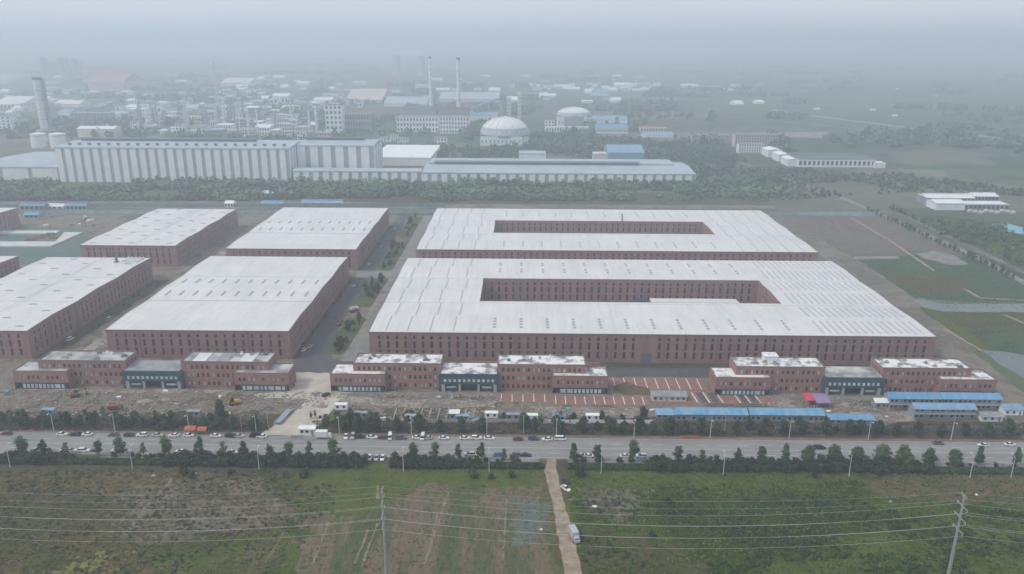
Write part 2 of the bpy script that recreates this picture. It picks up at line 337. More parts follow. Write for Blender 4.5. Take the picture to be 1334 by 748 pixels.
gm_verge = ground_mat('verge_scrub', [(0.0396, 0.0487, 0.0282), (0.0653, 0.063, 0.0424), (0.0952, 0.0781, 0.0586), (0.0469, 0.0618, 0.0297)], .08, 1.0, .45)
gm_till = ground_mat('tilled_field', [(0.0992, 0.0802, 0.0701), (0.1342, 0.1089, 0.0962), (0.1574, 0.1321, 0.1131), (0.087, 0.087, 0.0617)], .02, .4, .3, (1, .35, 1))
gm_crop = ground_mat('crop_rows', [(0.0408, 0.072, 0.0384), (0.06, 0.0984, 0.048), (0.0504, 0.0816, 0.0432), (0.102, 0.108, 0.072)], .03, .35, .35, (.3, 1, 1))
gm_weedy = ground_mat('weedy_plot', [(0.0503, 0.0615, 0.0238), (0.0908, 0.0776, 0.0389), (0.0631, 0.0765, 0.0273), (0.1289, 0.0948, 0.054)], .035, .5, .4)
gm_earth = ground_mat('earth_track', [(0.156, 0.132, 0.108), (0.216, 0.186, 0.156), (0.126, 0.114, 0.09), (0.252, 0.222, 0.18)], .03, .5, .3)
gm_median = ground_mat('median_grass', [(0.0552, 0.078, 0.0295), (0.0828, 0.1056, 0.0374), (0.1104, 0.096, 0.0472)], .08, .8, .4)
gm_tealn = ground_mat('dust_net', [(0.085, 0.1062, 0.085), (0.1232, 0.1573, 0.1403), (0.1105, 0.0978, 0.0723)], .25, 1.2, .35)

# foreground fields
patch('field', [(-420, 120), (420, 120), (420, 283), (-420, 283)], gm_rough, .02)
ppatch('field', [(150, 640), (230, 628), (330, 624), (420, 636), (432, 655), (395, 682), (300, 694), (215, 704), (150, 696), (165, 670)], gm_dry, .035, 3, 2.2, 3)
ppatch('field', [(-60, 655), (60, 640), (140, 648), (150, 690), (80, 700), (-60, 690)], gm_weedy, .034, 3, 2.5, 3)
ppatch('field', [(395, 690), (440, 650), (470, 622), (560, 618), (700, 628), (706, 650), (728, 748), (735, 790), (300, 790), (330, 730)], gm_plough, .04, 3, 1.8, 6)
ppatch('field', [(345, 625), (430, 612), (500, 606), (560, 610), (705, 607), (700, 632), (610, 636), (560, 628), (500, 660), (455, 672), (400, 668)], gm_green, .05, 4, 1.5, 3)
ppatch('field', [(740, 606), (1334, 606), (1400, 640), (1400, 800), (760, 800), (745, 700)], gm_lush, .04, 4, 1.5, 3)
ppatch('field', [(742, 610), (1120, 606), (1130, 625), (1000, 634), (870, 630), (800, 640), (752, 632)], gm_green, .055, 4, 1.2, 3)
ppatch('field', [(1125, 626), (1200, 619), (1400, 622), (1400, 655), (1300, 656), (1180, 650), (1135, 642)], gm_brown, .06, 4, 1.3, 3)
ppatch('field', [(757, 640), (800, 634), (832, 650), (840, 668), (800, 675), (770, 668)], gm_dry, .06, 3, 1.4, 3)
ppatch('field', [(835, 662), (905, 642), (1010, 640), (1060, 655), (960, 668), (900, 672)], gm_weedy, .058, 3, 1.4, 3)
ppatch('field', [(845, 662), (900, 650), (1010, 655), (1110, 662), (1140, 690), (1080, 712), (980, 728), (900, 716), (870, 690)], gm_deep, .062, 3, 2.4, 3)
ppatch('field', [(1000, 735), (1120, 700), (1250, 690), (1420, 700), (1420, 800), (1000, 800)], gm_green, .064, 3, 2.6, 3)
ppatch('field', [(1060, 760), (1180, 716), (1300, 712), (1290, 730), (1150, 800), (1060, 800)], gm_lush, .067, 3, 2.4, 3)
ppatch('field', [(752, 680), (800, 690), (880, 712), (930, 738), (935, 800), (765, 800)], gm_weedy, .061, 3, 2.2, 3)
ppatch('field', [(675, 656), (696, 652), (704, 668), (694, 684), (690, 705), (682, 700), (684, 680)], gm_tealn, .065, 2, 1.6, 7)
ppatch('field', [(60, 748), (130, 722), (142, 722), (136, 734), (95, 760), (60, 765)], ground_mat('yellow_crop', [(.15, .15, .045), (.20, .19, .06), (.12, .13, .04)], .1, 1, .3), .07, 3, .5, 3)
ppatch('field', [(200, 720), (330, 700), (400, 690), (380, 760), (180, 790)], gm_green, .045, 4, 2.0, 3)
for a, b, w in (((553, 735), (585, 640), .9), ((655, 730), (660, 650), .7), ((462, 735), (480, 690), 1.0), ((470, 740), (492, 682), .9), ((560, 705), (575, 660), .6), ((345, 735), (372, 690), .7), ((408, 735), (428, 680), .7), ((492, 650), (492, 632), 1.2)):
    pstrip('field_track', [a, b], w*.8, m_rut, .075, amp=.25, step=3, seed=a[0])
pstrip('field_track', [(163, 698), (190, 662), (228, 620)], 1.1, m_rut, .07, amp=.2, step=3)
patch('dirt_road', jag([tuple(G(*p)[:2]) for p in ((712, 598), (724, 598), (727, 625), (733, 650), (742, 680), (752, 720), (762, 765), (737, 765), (730, 720), (724, 680), (716, 640), (710, 615))], 3, .4, 3), m_sand, .09)

# the public road with pavements, kerbs and paint
patch('verge', [(-620, 301), (620, 301), (620, 322), (-620, 322)], gm_verge, .03)
patch('verge', [(-620, 271), (620, 271), (620, 283), (-620, 283)], gm_verge, .045)
patch('road', [(-900, 284.6), (900, 284.6), (900, 301.6), (-900, 301.6)], m_road, .10)
def slab(name, x0, x1, y0, y1, z0, z1, mat): return obj(name, MB().box(x0, x1, y0, y1, z0, z1).mesh(name, mat), kind='structure')
m_reddirt = M('reddish_pavement', (.21, .155, .13), .95, scale=.2, col2=(.13, .105, .09), detail=8, coord='World')
for x0, x1 in ((-620, -112), (-90, 620)): slab('pavement', x0, x1, 301.9, 304.3, -.2, .2, m_reddirt)
slab('kerb', -620, -113, 301.6, 301.9, -.2, .23, m_conc); slab('kerb', -89, 620, 301.6, 301.9, -.2, .23, m_conc)
for x0, x1 in ((-620, 8), (19, 620)): slab('kerb', x0, x1, 284.25, 284.55, -.2, .23, m_conc)
for x0, x1 in ((-172, -135), (-16, 8), (20, 50), (150, 240)): slab('pavement', x0, x1, 281.6, 284.2, -.2, .2, m_pave)
mk = MB()
for x in np.arange(-600, 600, 9.0): mk.box(x, x+4.2, 297.05, 297.2, .09, .105)
for x in np.arange(-600, 600, 9.0): mk.box(x, x+4.2, 289.0, 289.15, .09, .105)
mk.box(-600, 600, 293.2, 293.35, .09, .105); mk.box(-600, 600, 285.4, 285.52, .09, .105)
obj('road_marking', mk.mesh('road_marking', m_line), kind='structure')

# the factory compound
patch('site_ground', [(-620, 322), (232, 322), (236, 345), (232, 385), (226, 540), (226, 745), (-620, 745)], gm_site, .025, 12, .8)
patch('service_road', [(-120.5, 371), (-102, 371), (-99, 384), (-105, 400), (-108, 440), (-108, 745), (-119, 745), (-119, 400)], m_asph, .05)
patch('service_road', [(-96, 384), (-82, 384), (-82, 745), (-94, 745)], m_pave, .05)
patch('service_road', [(-119, 536), (-82, 536), (-82, 553), (-119, 553)], m_pave, .055)
patch('service_road', [(-119, 366), (-82, 366), (-82, 384), (-119, 384)], m_asph, .06, 4, .4)
for y0, y1 in ((393, 452), (472, 534), (556, 640), (655, 735)): patch('median', jag([(-107.5, y0+4), (-103, y0), (-97, y0), (-95.5, y0+5), (-94.5, y1), (-106, y1), (-108, y0+14)], 4, .4, y0), gm_median, .09)
patch('service_road', [(42, 367), (232, 367), (232, 379), (42, 379)], m_asph, .05, 6, .3)
patch('earth_bank', [(42, 379), (226, 379), (226, 385.5), (42, 385.5)], gm_verge, .06, 5, .4)
patch('dirt_lane', [(-254, 366), (-226, 366), (-224, 745), (-252, 745)], gm_site, .05, 6, 1.2)
strip('dirt_lane', [(-236, 366), (-238, 450), (-237, 560), (-238, 740)], 7, gm_sitel, .07, amp=.8)
patch('entrance_road', jag([(-112.5, 301.7), (-90, 301.7), (-88, 318), (-85, 339), (-100, 339), (-105, 320)], 4, .4, 5), m_entry, .13)
patch('concrete_yard', jag([(-124, 338), (-84, 338.5), (-82, 345), (-91.5, 347), (-92, 368), (-118, 369), (-111, 352), (-112, 346), (-128, 343)], 2.5, .9, 6), m_entry, .12)
ppatch('dirt_lane', [(360, 512), (440, 516), (530, 520), (640, 522), (645, 530), (560, 532), (430, 526), (370, 524)], gm_sitel, .10, 4, .9)
ppatch('dirt_lane', [(690, 530), (860, 532), (862, 546), (800, 544), (700, 538)], gm_sitel, .09, 4, .8)
ppatch('dirt_lane', [(1000, 520), (1050, 518), (1060, 530), (1000, 534)], gm_sitel, .09, 3, .8)
ppatch('dirt_lane', [(1090, 540), (1190, 536), (1190, 548), (1130, 556)], gm_sitel, .09, 3, .8)
ppatch('excavation', [(500, 531), (632, 530), (640, 545), (500, 546)], gm_brown, .08, 3, .4)
ppatch('grass_patch', [(404, 560), (416, 545), (440, 540), (470, 546), (440, 556), (420, 566)], gm_green, .10, 3, .5)
for cxo in (-179, -24.7, 161):
    patch('apron', jag([(cxo-68, 342.5), (cxo+68, 342.5), (cxo+67.5, 346.2), (cxo+14, 347), (cxo-14, 347), (cxo-67.5, 346.2)], 3, .7, int(cxo)), m_pave if cxo > -100 else gm_sitel, .085)
patch('weed_strip', [(-122.4, 386), (-119.2, 386), (-118.6, 535), (-122.4, 535)], gm_verge, .075, 4, .7)
patch('weed_strip', [(-121, 554), (-118, 554), (-117.6, 702), (-121, 702)], gm_verge, .075, 4, .7)
patch('weed_strip', [(-259.8, 384), (-250, 384), (-248, 526), (-259.8, 526)], gm_verge, .055, 4, 1.2)
patch('weed_strip', [(-227, 390), (-221, 390), (-221, 533), (-226, 533)], gm_verge, .056, 4, 1.0)
# red parking courts, each bay line a strip of paint
def parking(x0, x1, y0, y1, n, z=.13):
    patch('parking_court', [(x0, y0), (x1, y0), (x1, y1), (x0, y1)], m_red, z, 5, .15)
    mb = MB()
    for i in range(n):
        x = x0+(i+.5)*(x1-x0)/n; mb.box(x-.2, x+.2, y0+.6, y1-.5, z, z+.03)
    obj('parking_marking', mb.mesh('parking_marking', m_line), kind='structure')
parking(-11.5, 14.5, 336.5, 345.5, 5); parking(14.8, 61, 334.5, 344, 10); parking(44.5, 92, 352, 366, 9, .14)
ppatch('earth_mound', [(795, 505), (815, 498), (845, 507), (852, 514), (810, 514)], gm_brown, .19, 3, .3)
patch('parking_court', [(63, 337), (122, 337), (122, 351), (66, 351)], m_red, .135, 4, .4)
for x in (86, 91.5, 106, 110.5): patch('parking_bay', [(x, 338), (x+3.4, 338), (x+2.6, 349), (x-.8, 349)], m_asph, .15)
for i, x in enumerate((84, 89.6, 96, 104.2, 108.9, 113.8)): patch('parking_marking', [(x, 338), (x+.6, 338), (x-.2, 349), (x-.8, 349)], m_line, .16)

# land to the east of the compound
ppatch('earth_track', [(1003, 281), (1030, 282), (1085, 322), (1140, 350), (1205, 400), (1275, 465), (1334, 512), (1420, 590), (1334, 575), (1300, 530), (1222, 455), (1090, 345), (1062, 331)], gm_earth, .04, 8, 1.0)
ppatch('field', [(1022, 282), (1168, 282), (1215, 305), (1275, 335), (1200, 326), (1130, 334), (1085, 322)], gm_till, .05, 8, 1.0)
ppatch('field', [(1122, 340), (1210, 330), (1290, 340), (1420, 392), (1420, 396), (1240, 392), (1190, 388)], gm_crop, .05, 8, 1.2)
ppatch('field', [(1150, 358), (1255, 362), (1270, 380), (1190, 384)], gm_weedy, .06, 8, 1.4)
ppatch('field', [(1195, 400), (1420, 410), (1420, 470), (1290, 462), (1230, 425)], gm_weedy, .05, 8, 1.2)
ppatch('field', [(1196, 396), (1225, 408), (1290, 455), (1276, 460), (1225, 420)], gm_green, .055, 5, 1.0)
ppatch('field', [(1270, 430), (1420, 436), (1420, 470), (1300, 458)], gm_crop, .06, 8, 1.2)
ppatch('field', [(1190, 278), (1334, 292), (1460, 330), (1460, 390), (1334, 345)], gm_lush, .03, 10, 1.5)
ppatch('pond', [(1190, 391), (1200, 389), (1225, 396), (1334, 396), (1420, 400), (1420, 409), (1334, 407), (1230, 406), (1205, 401)], m_water, .07, 8, .8)
ppatch('pond', [(1278, 456), (1310, 458), (1420, 480), (1420, 530), (1334, 493), (1300, 474)], m_water, .07, 8, .8)
ppatch('pond', [(1290, 292), (1312, 291), (1334, 297), (1380, 305), (1334, 306), (1305, 300)], m_bwater, .07, 8, .6)
ppatch('sand_flat', [(1193, 330), (1215, 327), (1245, 333), (1262, 345), (1240, 346), (1205, 337)], m_pave, .07, 6, 1.2)
ppatch('sand_flat', [(1112, 334), (1170, 334), (1172, 337), (1113, 338)], m_pave, .065, 6, .6)
pstrip('dirt_track', [(1109, 284), (1160, 314), (1217, 353)], 2.4, m_sand, .08)
pstrip('dirt_track', [(1255, 376), (1280, 390)], 2.2, m_sand, .08)
pstrip('dirt_track', [(1230, 428), (1280, 458)], 1.8, m_sand, .08)
pstrip('dirt_track', [(1310, 411), (1350, 428)], 2.0, m_sand, .08)
pstrip('dirt_track', [(1275, 388), (1340, 392)], 2.0, m_sand, .08)
pstrip('country_road', [(1083, 252), (1135, 274), (1200, 303), (1270, 334), (1334, 368), (1420, 420)], 7, m_pave, .09)
pstrip('country_road', [(1150, 268), (1210, 296), (1290, 334), (1370, 372)], 6, gm_earth, .085)
pstrip('country_road', [(1085, 253), (1020, 232), (960, 210)], 6, m_pave, .09)
pstrip('far_lane', [(-60, 275), (300, 276), (700, 277), (1140, 281)], 7, m_pave, .06)
pstrip('canal', [(1005, 143), (1050, 150), (1180, 166), (1340, 184)], 18, M('pale_canal', (.21, .24, .235), .4, .15, .02), .05, amp=4)
pstrip('far_lane', [(880, 146), (1000, 157), (1160, 172), (1334, 194)], 9, gm_sitel, .05, amp=3)
ppatch('field', [(980, 172), (1080, 172), (1070, 180), (970, 178)], gm_sitel, .05, 30, 4)
patch('field', [tuple(G(x, y)[:2]) for x, y in ((380, 246), (600, 246), (1000, 255), (1000, 268), (380, 268))], gm_weedy, .04, 15, 4)
patch('bare_ground', [tuple(G(x, y)[:2]) for x, y in ((0, 262), (420, 262), (560, 266), (1010, 268), (1010, 272), (0, 272))], gm_earth, .045, 15, 2)

# ------------------------------------------------------------------ brick factory halls
MESH = {}
def cached(key, fn):
    if key not in MESH: MESH[key] = fn()
    return MESH[key]
def wall_mesh(L, z0, z1, cols, depth=.3, mats=None, gable=None):
    """wall in the local x-z plane, outward -y; cols = [(u0, u1, [(v0, v1), ...])]; real openings with reveals"""
    mb = MB(); u = 0.0
    def r(a, b, c, d):
        if b-a > 1e-4 and d-c > 1e-4: mb.quad((a, 0, c), (b, 0, c), (b, 0, d), (a, 0, d))
    for u0, u1, segs in sorted(cols):
        r(u, u0, z0, z1); v = z0
        for v0, v1 in segs:
            r(u0, u1, v, v0)
            mb.quad((u0, 0, v0), (u1, 0, v0), (u1, depth, v0), (u0, depth, v0)); mb.quad((u0, depth, v1), (u1, depth, v1), (u1, 0, v1), (u0, 0, v1))
            mb.quad((u0, 0, v0), (u0, depth, v0), (u0, depth, v1), (u0, 0, v1)); mb.quad((u1, depth, v0), (u1, 0, v0), (u1, 0, v1), (u1, depth, v1))
            v = v1
        r(u0, u1, v, z1); u = u1
    r(u, L, z0, z1)
    if gable: mb.poly(gable)
    return mb.mesh('wall', mats)
def window_mesh(w, segs, depth, pane, bars=True):
    """origin at the middle of the opening's foot line on the wall face"""
    mb = MB(); t = .09
    if segs == TALL:
        for a, b in ((5.8, 6.9), (10.9, 11.9)): mb.box(-w/2, w/2, .05, depth, a, b, 3)
        segs = TALL_SEGS
    for v0, v1 in segs:
        mb.quad((-w/2, depth-.02, v0), (w/2, depth-.02, v0), (w/2, depth-.02, v1), (-w/2, depth-.02, v1), 0)
        for a, b, c, d in ((-w/2, w/2, v0, v0+t), (-w/2, w/2, v1-t, v1), (-w/2, -w/2+t, v0+t, v1-t), (w/2-t, w/2, v0+t, v1-t)): mb.box(a, b, depth-.08, depth-.025, c, d, 1)
        if bars: mb.box(-.04, .04, depth-.08, depth-.025, v0+t, v1-t, 1)
        mb.box(-w/2-.1, w/2+.1, -.12, .1, v0-.12, v0-.005, 2)
    return mb.mesh('window', [pane, m_frame, m_sill, m_brick])
TALL = ((2.0, 14.0),)
TALL_SEGS = ((2.0, 5.8), (6.9, 10.9), (11.9, 14.0))
def wall_side(root, side, x0, x1, y0, y1, z1, pitch, w, segs, door=None, gable=None, mat=None, depth=.3, z0=0.0, pane=None, skip=0.0, margin=3.0, wins=True, pale=0.0):
    """one facade of a box: side f (faces -y), r (+x), b (+y), l (-x); windows are child objects"""
    L = (x1-x0) if side in 'fb' else (y1-y0)
    org, rz = {'f': ((x0, y0, 0), 0), 'r': ((x1, y0, 0), math.pi/2), 'b': ((x1, y1, 0), math.pi), 'l': ((x0, y1, 0), -math.pi/2)}[side]
    cols, pos = [], []
    if wins:
        n = max(1, int((L-2*margin)/pitch)); st = (L-2*margin)/n
        for i in range(n):
            c = margin+st*(i+.5)
            if door and abs(c-door) < 3.2: continue
            if rnd.random() < skip: continue
            cols.append((c-w/2, c+w/2, segs)); pos.append(c)
    if door: cols.append((door-2.6, door+2.6, [(0.02, 5.2)]))
    obj('wall', wall_mesh(L, z0, z1, cols, depth, mat or m_brick, gable), root, org, rz)
    for c in pos:
        ca, sa = math.cos(rz), math.sin(rz)
        for v0, v1 in segs:
            p = m_glassb if rnd.random() < pale else (pane or rnd.choice((m_glass, m_glass, m_glass2, m_glass3))); tall = (v0, v1) == TALL[0]; sg = TALL if tall else ((0.0, round(v1-v0, 3)),)
            me = cached(('win', w, sg, depth, p.name), lambda: window_mesh(w, sg, depth, p))
            obj('window', me, root, (org[0]+c*ca, org[1]+c*sa, 0 if tall else v0), rz)
    if z1 > 15 and wins:                           # rainwater pipes on the long facades
        for k in range(int(L/27.7)):
            c = margin+st*round((k+.6)*27.7/st)
            if 1 < c < L-1: obj('downpipe', cached('dpipe', lambda: MB().box(-.14, .14, -.26, -.02, .1, 15.6).box(-.28, .28, -.34, -.02, 15.0, 15.6).mesh('downpipe', m_coping)), root, (org[0]+c*math.cos(rz), org[1]+c*math.sin(rz), 0), rz)
    if door:
        mb = MB(); mb.box(-2.58, 2.58, depth-.12, depth-.04, .03, 5.18)
        for k in range(6): mb.box(-2.55, 2.55, depth-.17, depth-.125, .25+k*.82, .33+k*.82)
        obj('roller_door', cached('rdoor', lambda: mb.mesh('roller_door', m_roofd)), root, (org[0]+door*math.cos(rz), org[1]+door*math.sin(rz), 0), rz)

def factory(label, X0, X1, Y0, Y1, H=16.0, court=None, gables=3, amp=.75, sides='fr', door=None, roofm=None, group=None, extra=None):
    root = thing('factory_hall', label, 'factory', ((X0+X1)/2, Y0, 0), group=group)
    W, D = X1-X0, Y1-Y0; hx = W/2; P = D/gables
    zr = lambda y: H+amp*(1-abs(((y/P) % 1.0)-.5)*2)
    gpts = [(P*(i/2), zr(P*i/2) if i % 2 else H) for i in range(2*gables+1)]
    side_gable = lambda: [(0, 0, H)]+[(u, 0, z) for u, z in gpts[1:-1]][::1]+[(D, 0, H)]
    ga = side_gable(); gb = [(D-u, 0, z) for u, _, z in ga][::-1]
    fix = lambda g: [g[-1]]+g[-2:0:-1]+[g[0]]
    wall_side(root, 'f', -hx, hx, 0, D, H, 4.62, 1.4, TALL, door, wins='f' in sides)
    wall_side(root, 'b', -hx, hx, 0, D, H, 4.62, 1.4, TALL, wins=False)
    wall_side(root, 'r', -hx, hx, 0, D, H, 4.62, 1.4, TALL, gable=fix(ga), wins='r' in sides, door=46.0 if 'd' in sides else None)
    wall_side(root, 'l', -hx, hx, 0, D, H, 4.62, 1.4, TALL, gable=fix(gb), wins=False)
    ys = sorted(set([round(P*i/2, 4) for i in range(2*gables+1)]+([court[2], court[3]] if court else [])))
    xs = [-hx-.25, hx+.25] if not court else [-hx-.25, court[0], court[1], hx+.25]
    mb = MB(); lift = .12
    for i in range(len(xs)-1):
        for a, b in zip(ys, ys[1:]):
            if court and i == 1 and a >= court[2]-.01 and b <= court[3]+.01: continue
            za = H if abs((a/P)-round(a/P)) < 1e-3 else zr(a); zb = H if abs((b/P)-round(b/P)) < 1e-3 else zr(b)
            mb.quad((xs[i], a-(.25 if a == 0 else 0), za+lift), (xs[i+1], a-(.25 if a == 0 else 0), za+lift), (xs[i+1], b, zb+lift), (xs[i], b, zb+lift))
    roof = obj('roof', mb.mesh('roof', roofm or m_roof), root)
    # gutters in the valleys, ridge caps, eaves trim
    for k in range(1, gables):
        segs = [(-hx, hx)] if not (court and court[2]-.5 < k*P < court[3]+.5) else [(-hx, court[0]), (court[1], hx)]
        for a, b in segs: obj('gutter', MB().box(a, b, k*P-.28, k*P+.28, H+.08, H+.17).mesh('gutter', m_skd), roof)
    for a, b, c, d, w in ((-hx-.3, hx+.3, -.32, -.26, .5), ):
        obj('eaves_trim', MB().box(a, b, c, d, H-.35, H+.2).mesh('eaves_trim', m_coping), root)
    for s in (-1, 1):
        mb = MB()
        for (u, z), (u2, z2) in zip(gpts, gpts[1:]):
            x = s*(hx+.27); mb.quad((x, u, z-.3), (x, u2, z2-.3), (x, u2, z2+.22), (x, u, z+.22)); mb.quad((x-s*.4, u, z+.22), (x-s*.4, u2, z2+.22), (x, u2, z2+.22), (x, u, z+.22))
        obj('verge_trim', mb.mesh('verge_trim', m_coping), root)
    if court:
        c0, c1, d0, d1 = court
        wall_side(root, 'f', c0, c1, d1, D, H, 4.62, 1.4, TALL)            # far side of the court faces the viewer
        wall_side(root, 'r', -hx, c0, d0, d1, H+.1, 4.9, 1.4, TALL)
        wall_side(root, 'l', c1, hx, d0, d1, H+.1, 4.9, 1.4, TALL)
        wall_side(root, 'b', c0, c1, 0, d0, H, 4.62, 1.4, TALL, wins=False)
        for a, b, c, d in ((c0-.3, c1+.3, d1-.02, d1+.3), (c0-.3, c1+.3, d0-.3, d0+.02), (c0-.3, c0+.02, d0, d1), (c1-.02, c1+.3, d0, d1)):
            obj('court_coping', MB().box(a, b, c, d, H+.02, H+.32).mesh('court_coping', m_coping), root)
    def on_roof(x, y, w, l, h=.28, mat=m_sky, name='skylight', slope=True):
        """a roof light laid on the slope: w along x, l along y"""
        mb = cached((name, round(w, 2), round(l, 2), h, mat.name, slope and (y/P % 1 < .5)), lambda: roof_light(w, l, h, mat, (2*amp/P)*(1 if (y/P % 1) < .5 else -1), name))
        obj(name, mb, roof, (x, y, zr(y)+lift+.01))
    return root, roof, on_roof, P, D, hx
def roof_light(w, l, h, mat, k, name):
    mb = MB(); n = 0
    v = lambda x, y, z: (x, y, z+k*y)
    a, b = w/2, l/2; i = min(.18, w*.3)
    mb.quad(v(-a, -b, h*.55), v(a, -b, h*.55), v(0, -b, h), v(0, -b, h))
    mb.quad(v(-a, -b, 0), v(a, -b, 0), v(a, -b, h*.55), v(-a, -b, h*.55)); mb.quad(v(a, b, 0), v(-a, b, 0), v(-a, b, h*.55), v(a, b, h*.55))
    mb.quad(v(a, -b, 0), v(a, b, 0), v(a, b, h*.55), v(a, -b, h*.55)); mb.quad(v(-a, b, 0), v(-a, -b, 0), v(-a, -b, h*.55), v(-a, b, h*.55))
    mb.quad(v(-a, -b, h*.55), v(0, -b, h), v(0, b, h), v(-a, b, h*.55)); mb.quad(v(0, -b, h), v(a, -b, h*.55), v(a, b, h*.55), v(0, b, h))
    mb.quad(v(a, b, h*.55), v(-a, b, h*.55), v(0, b, h), v(0, b, h))
    return mb.mesh(name, mat)

# front hall with its long court
root, roof, put, P, D, hx = factory('huge white roofed brick hall whose court holds a white roofed shed', -80, 218, 386, 532, court=(-93, 84, 52, 97.5), door=147)
for i, x in enumerate((-140, -128.5, -116.5, -104)):
    for k in range(6): put(x+(.9 if k % 2 else -.5), P*(k/2+.25), .7, 21, .25, m_skd)
for i in range(12):
    for y in (8, 12, 16, 20, 112, 117, 128, 133): put(-83+i*14.3, y, 1.5, 1.7, .5, m_sky, 'roof_vent')
for k in range(6):
    for i in range(15): put(91.5+i*3.75+(.8 if k % 2 else 0), P*(k/2+.25), .95, 17, .3, m_skd)
for x in (-97.5, 0, 86.5): obj('roof_seam', MB().box(x-.12, x+.12, .5, 48, 16.12, 16.15).mesh('roof_seam', m_skd), roof)
# back hall
root2, roof2, put, P, D, hx = factory('long white roofed red brick hall with court, standing behind the largest hall', -77, 217, 556, 702, court=(-92, 84, 53, 97))
for x in (-140, -128, -116, -104):
    for k in range(6): put(x+(.9 if k % 2 else -.5), P*(k/2+.25), .7, 21, .25, m_skd)
for i in range(12):
    for y in (10, 16, 22, 114, 120, 130): put(-83+i*14.3, y, 1.3, 2.4, .5, m_skd, 'roof_vent')
for i in range(5):
    for k in range(6): put(94+i*11+(.9 if k % 2 else -.5), P*(k/2+.25), .7, 21, .25, m_skd)
o = obj('vent_stack', MB().cyl(0, 0, 0, 6.5, .7, .6, 8).mesh('vent_stack', m_metal), root2, (16, 98.5, 16.3))
# western halls
B = []
for lab, a in (('white roofed brick hall with two rows of slanted skylights, beside the grassy median', (-220, -122.5, 386, 533)), ('white roofed brick hall with slanted skylights, behind its twin along the service road', (-217, -121, 554.5, 701))):
    rt, rf, put, P, D, hx = factory(lab, *a, sides='frd' if a[2] < 500 else 'fr', roofm=m_roof)
    for k in (2, 3):
        for i in range(11): put(-42+i*8.4, P*(k/2+.25), .9, 7.5, .55, m_sky)
    for y in (P*.98, ): obj('roof_seam', MB().box(-hx, hx, y+.5, y+.75, 16.1, 16.3).mesh('roof_seam', m_sky), rf)
for lab, a, n in (('white roofed brick hall with crosswise skylights and a dark rooftop chimney', (-333, -260, 383, 527), 3), ('white roofed brick hall with crosswise skylights, next to the green netted ground', (-328.5, -257, 561, 692), 3)):
    rt, rf, put, P, D, hx = factory(lab, *a, sides='frd' if n == 3 and a[2] < 500 else 'fr', roofm=m_roof)
    for k in range(12):
        for i in range(5):
            if (i+k) % 2 == 0: put(-29+i*14.5, 6+k*(D-12)/11, 4.6, .9, .5, m_sky)
    obj('roof_seam', MB().box(4.8, 5.1, .5, D-.5, 17.2, 17.3).mesh('roof_seam', m_skd), rf)
    if a[2] < 500:
        obj('roof_chimney', MB().cyl(0, 0, 0, 6.2, .9, .8, 8).box(-1.6, 1.6, -1.4, 1.4, -.5, .5).mesh('roof_chimney', m_roofd), rt, (19, 131, 16.5))
        mb = MB()
        for x in range(5): mb.box(22+x*2.6, 22.5+x*2.6, 128, 142, 16.4, 17.5)
        mb.box(22, 34, 127.5, 128, 16.4, 17.7); mb.box(22, 34, 134.5, 135, 16.4, 17.7)
        obj('roof_curb', mb.mesh('roof_curb', m_white), rt)
factory('white roofed brick hall next to the hall with the dark rooftop chimney', -430, -355, 385, 529, sides='r')
factory('small white roofed brick hall beyond the green netted ground', -540, -456, 640, 691, gables=1, sides='r')

# shed inside the front court
t = thing('court_shed', 'low white roofed shed standing in the court of the largest hall', 'shed', (108, 452, 0))
mb = MB(); mb.box(-26.5, 26.5, 0, 16, 0, 8.2); obj('wall', mb.mesh('wall', m_wallw), t)
mb = MB(); mb.box(-27, 27, -.5, 16.5, 8.22, 8.7); mb.poly([(-27, -.5, 8.71), (27, -.5, 8.71), (27, 8, 9.3), (-27, 8, 9.3)]); mb.poly([(-27, 8, 9.3), (27, 8, 9.3), (27, 16.5, 8.71), (-27, 16.5, 8.71)]); mb.poly([(-27, -.5, 8.7), (-27, 8, 9.3), (-27, 16.5, 8.7)]); mb.poly([(27, -.5, 8.7), (27, 16.5, 8.7), (27, 8, 9.3)])
obj('roof', mb.mesh('roof', m_roof), t)
t = thing('loading_canopy', 'dark blue loading canopy against the court wall of the largest hall', 'canopy', (77, 474, 0))
obj('canopy_roof', MB().box(-3.4, 3.4, 0, 6.6, 4.2, 4.7).mesh('canopy_roof', m_navy), t)
for x in (-3, 3): obj('post', MB().box(x-.15, x+.15, .2, .5, 0, 4.19).mesh('post', m_dark), t)

# a new hall at foundation level: pale concrete ring on ground covered with green dust net
gm_netg = ground_mat('green_dust_net', [(.06, .115, .095), (.085, .15, .125), (.12, .155, .135), (.10, .095, .08)], .05, .5, .3)
ppatch('netted_ground', [(-60, 297), (100, 297), (116, 302), (108, 318), (104, 334), (60, 345), (-60, 345)], gm_netg, .06, 6, .8)
t = thing('foundation_ring', 'pale concrete foundation ring on the green netted ground', 'foundation', (-400, 600, 0)); FZ = 1.1
def fslab(pix):
    top = [G(x, y, FZ)-Vector((-400, 600, 0)) for x, y in pix]; mb = MB(); mb.poly([tuple(p) for p in top])
    for a, b in zip(top, top[1:]+top[:1]): mb.quad((b.x, b.y, .02), (a.x, a.y, .02), (a.x, a.y, FZ), (b.x, b.y, FZ))
    me = mb.mesh('slab', m_concp); obj('slab', me, t)
m_concp = M('fresh_concrete', (.52, .52, .51), .85, .12, .1)
fslab([(-60, 320.6), (66, 320.6), (72, 314.6), (-60, 314.6)]); fslab([(72.2, 314.4), (66.4, 320.4), (108, 302.4), (84, 302.4)]); fslab([(-60, 304), (72, 304), (78, 300.4), (-60, 300.4)])
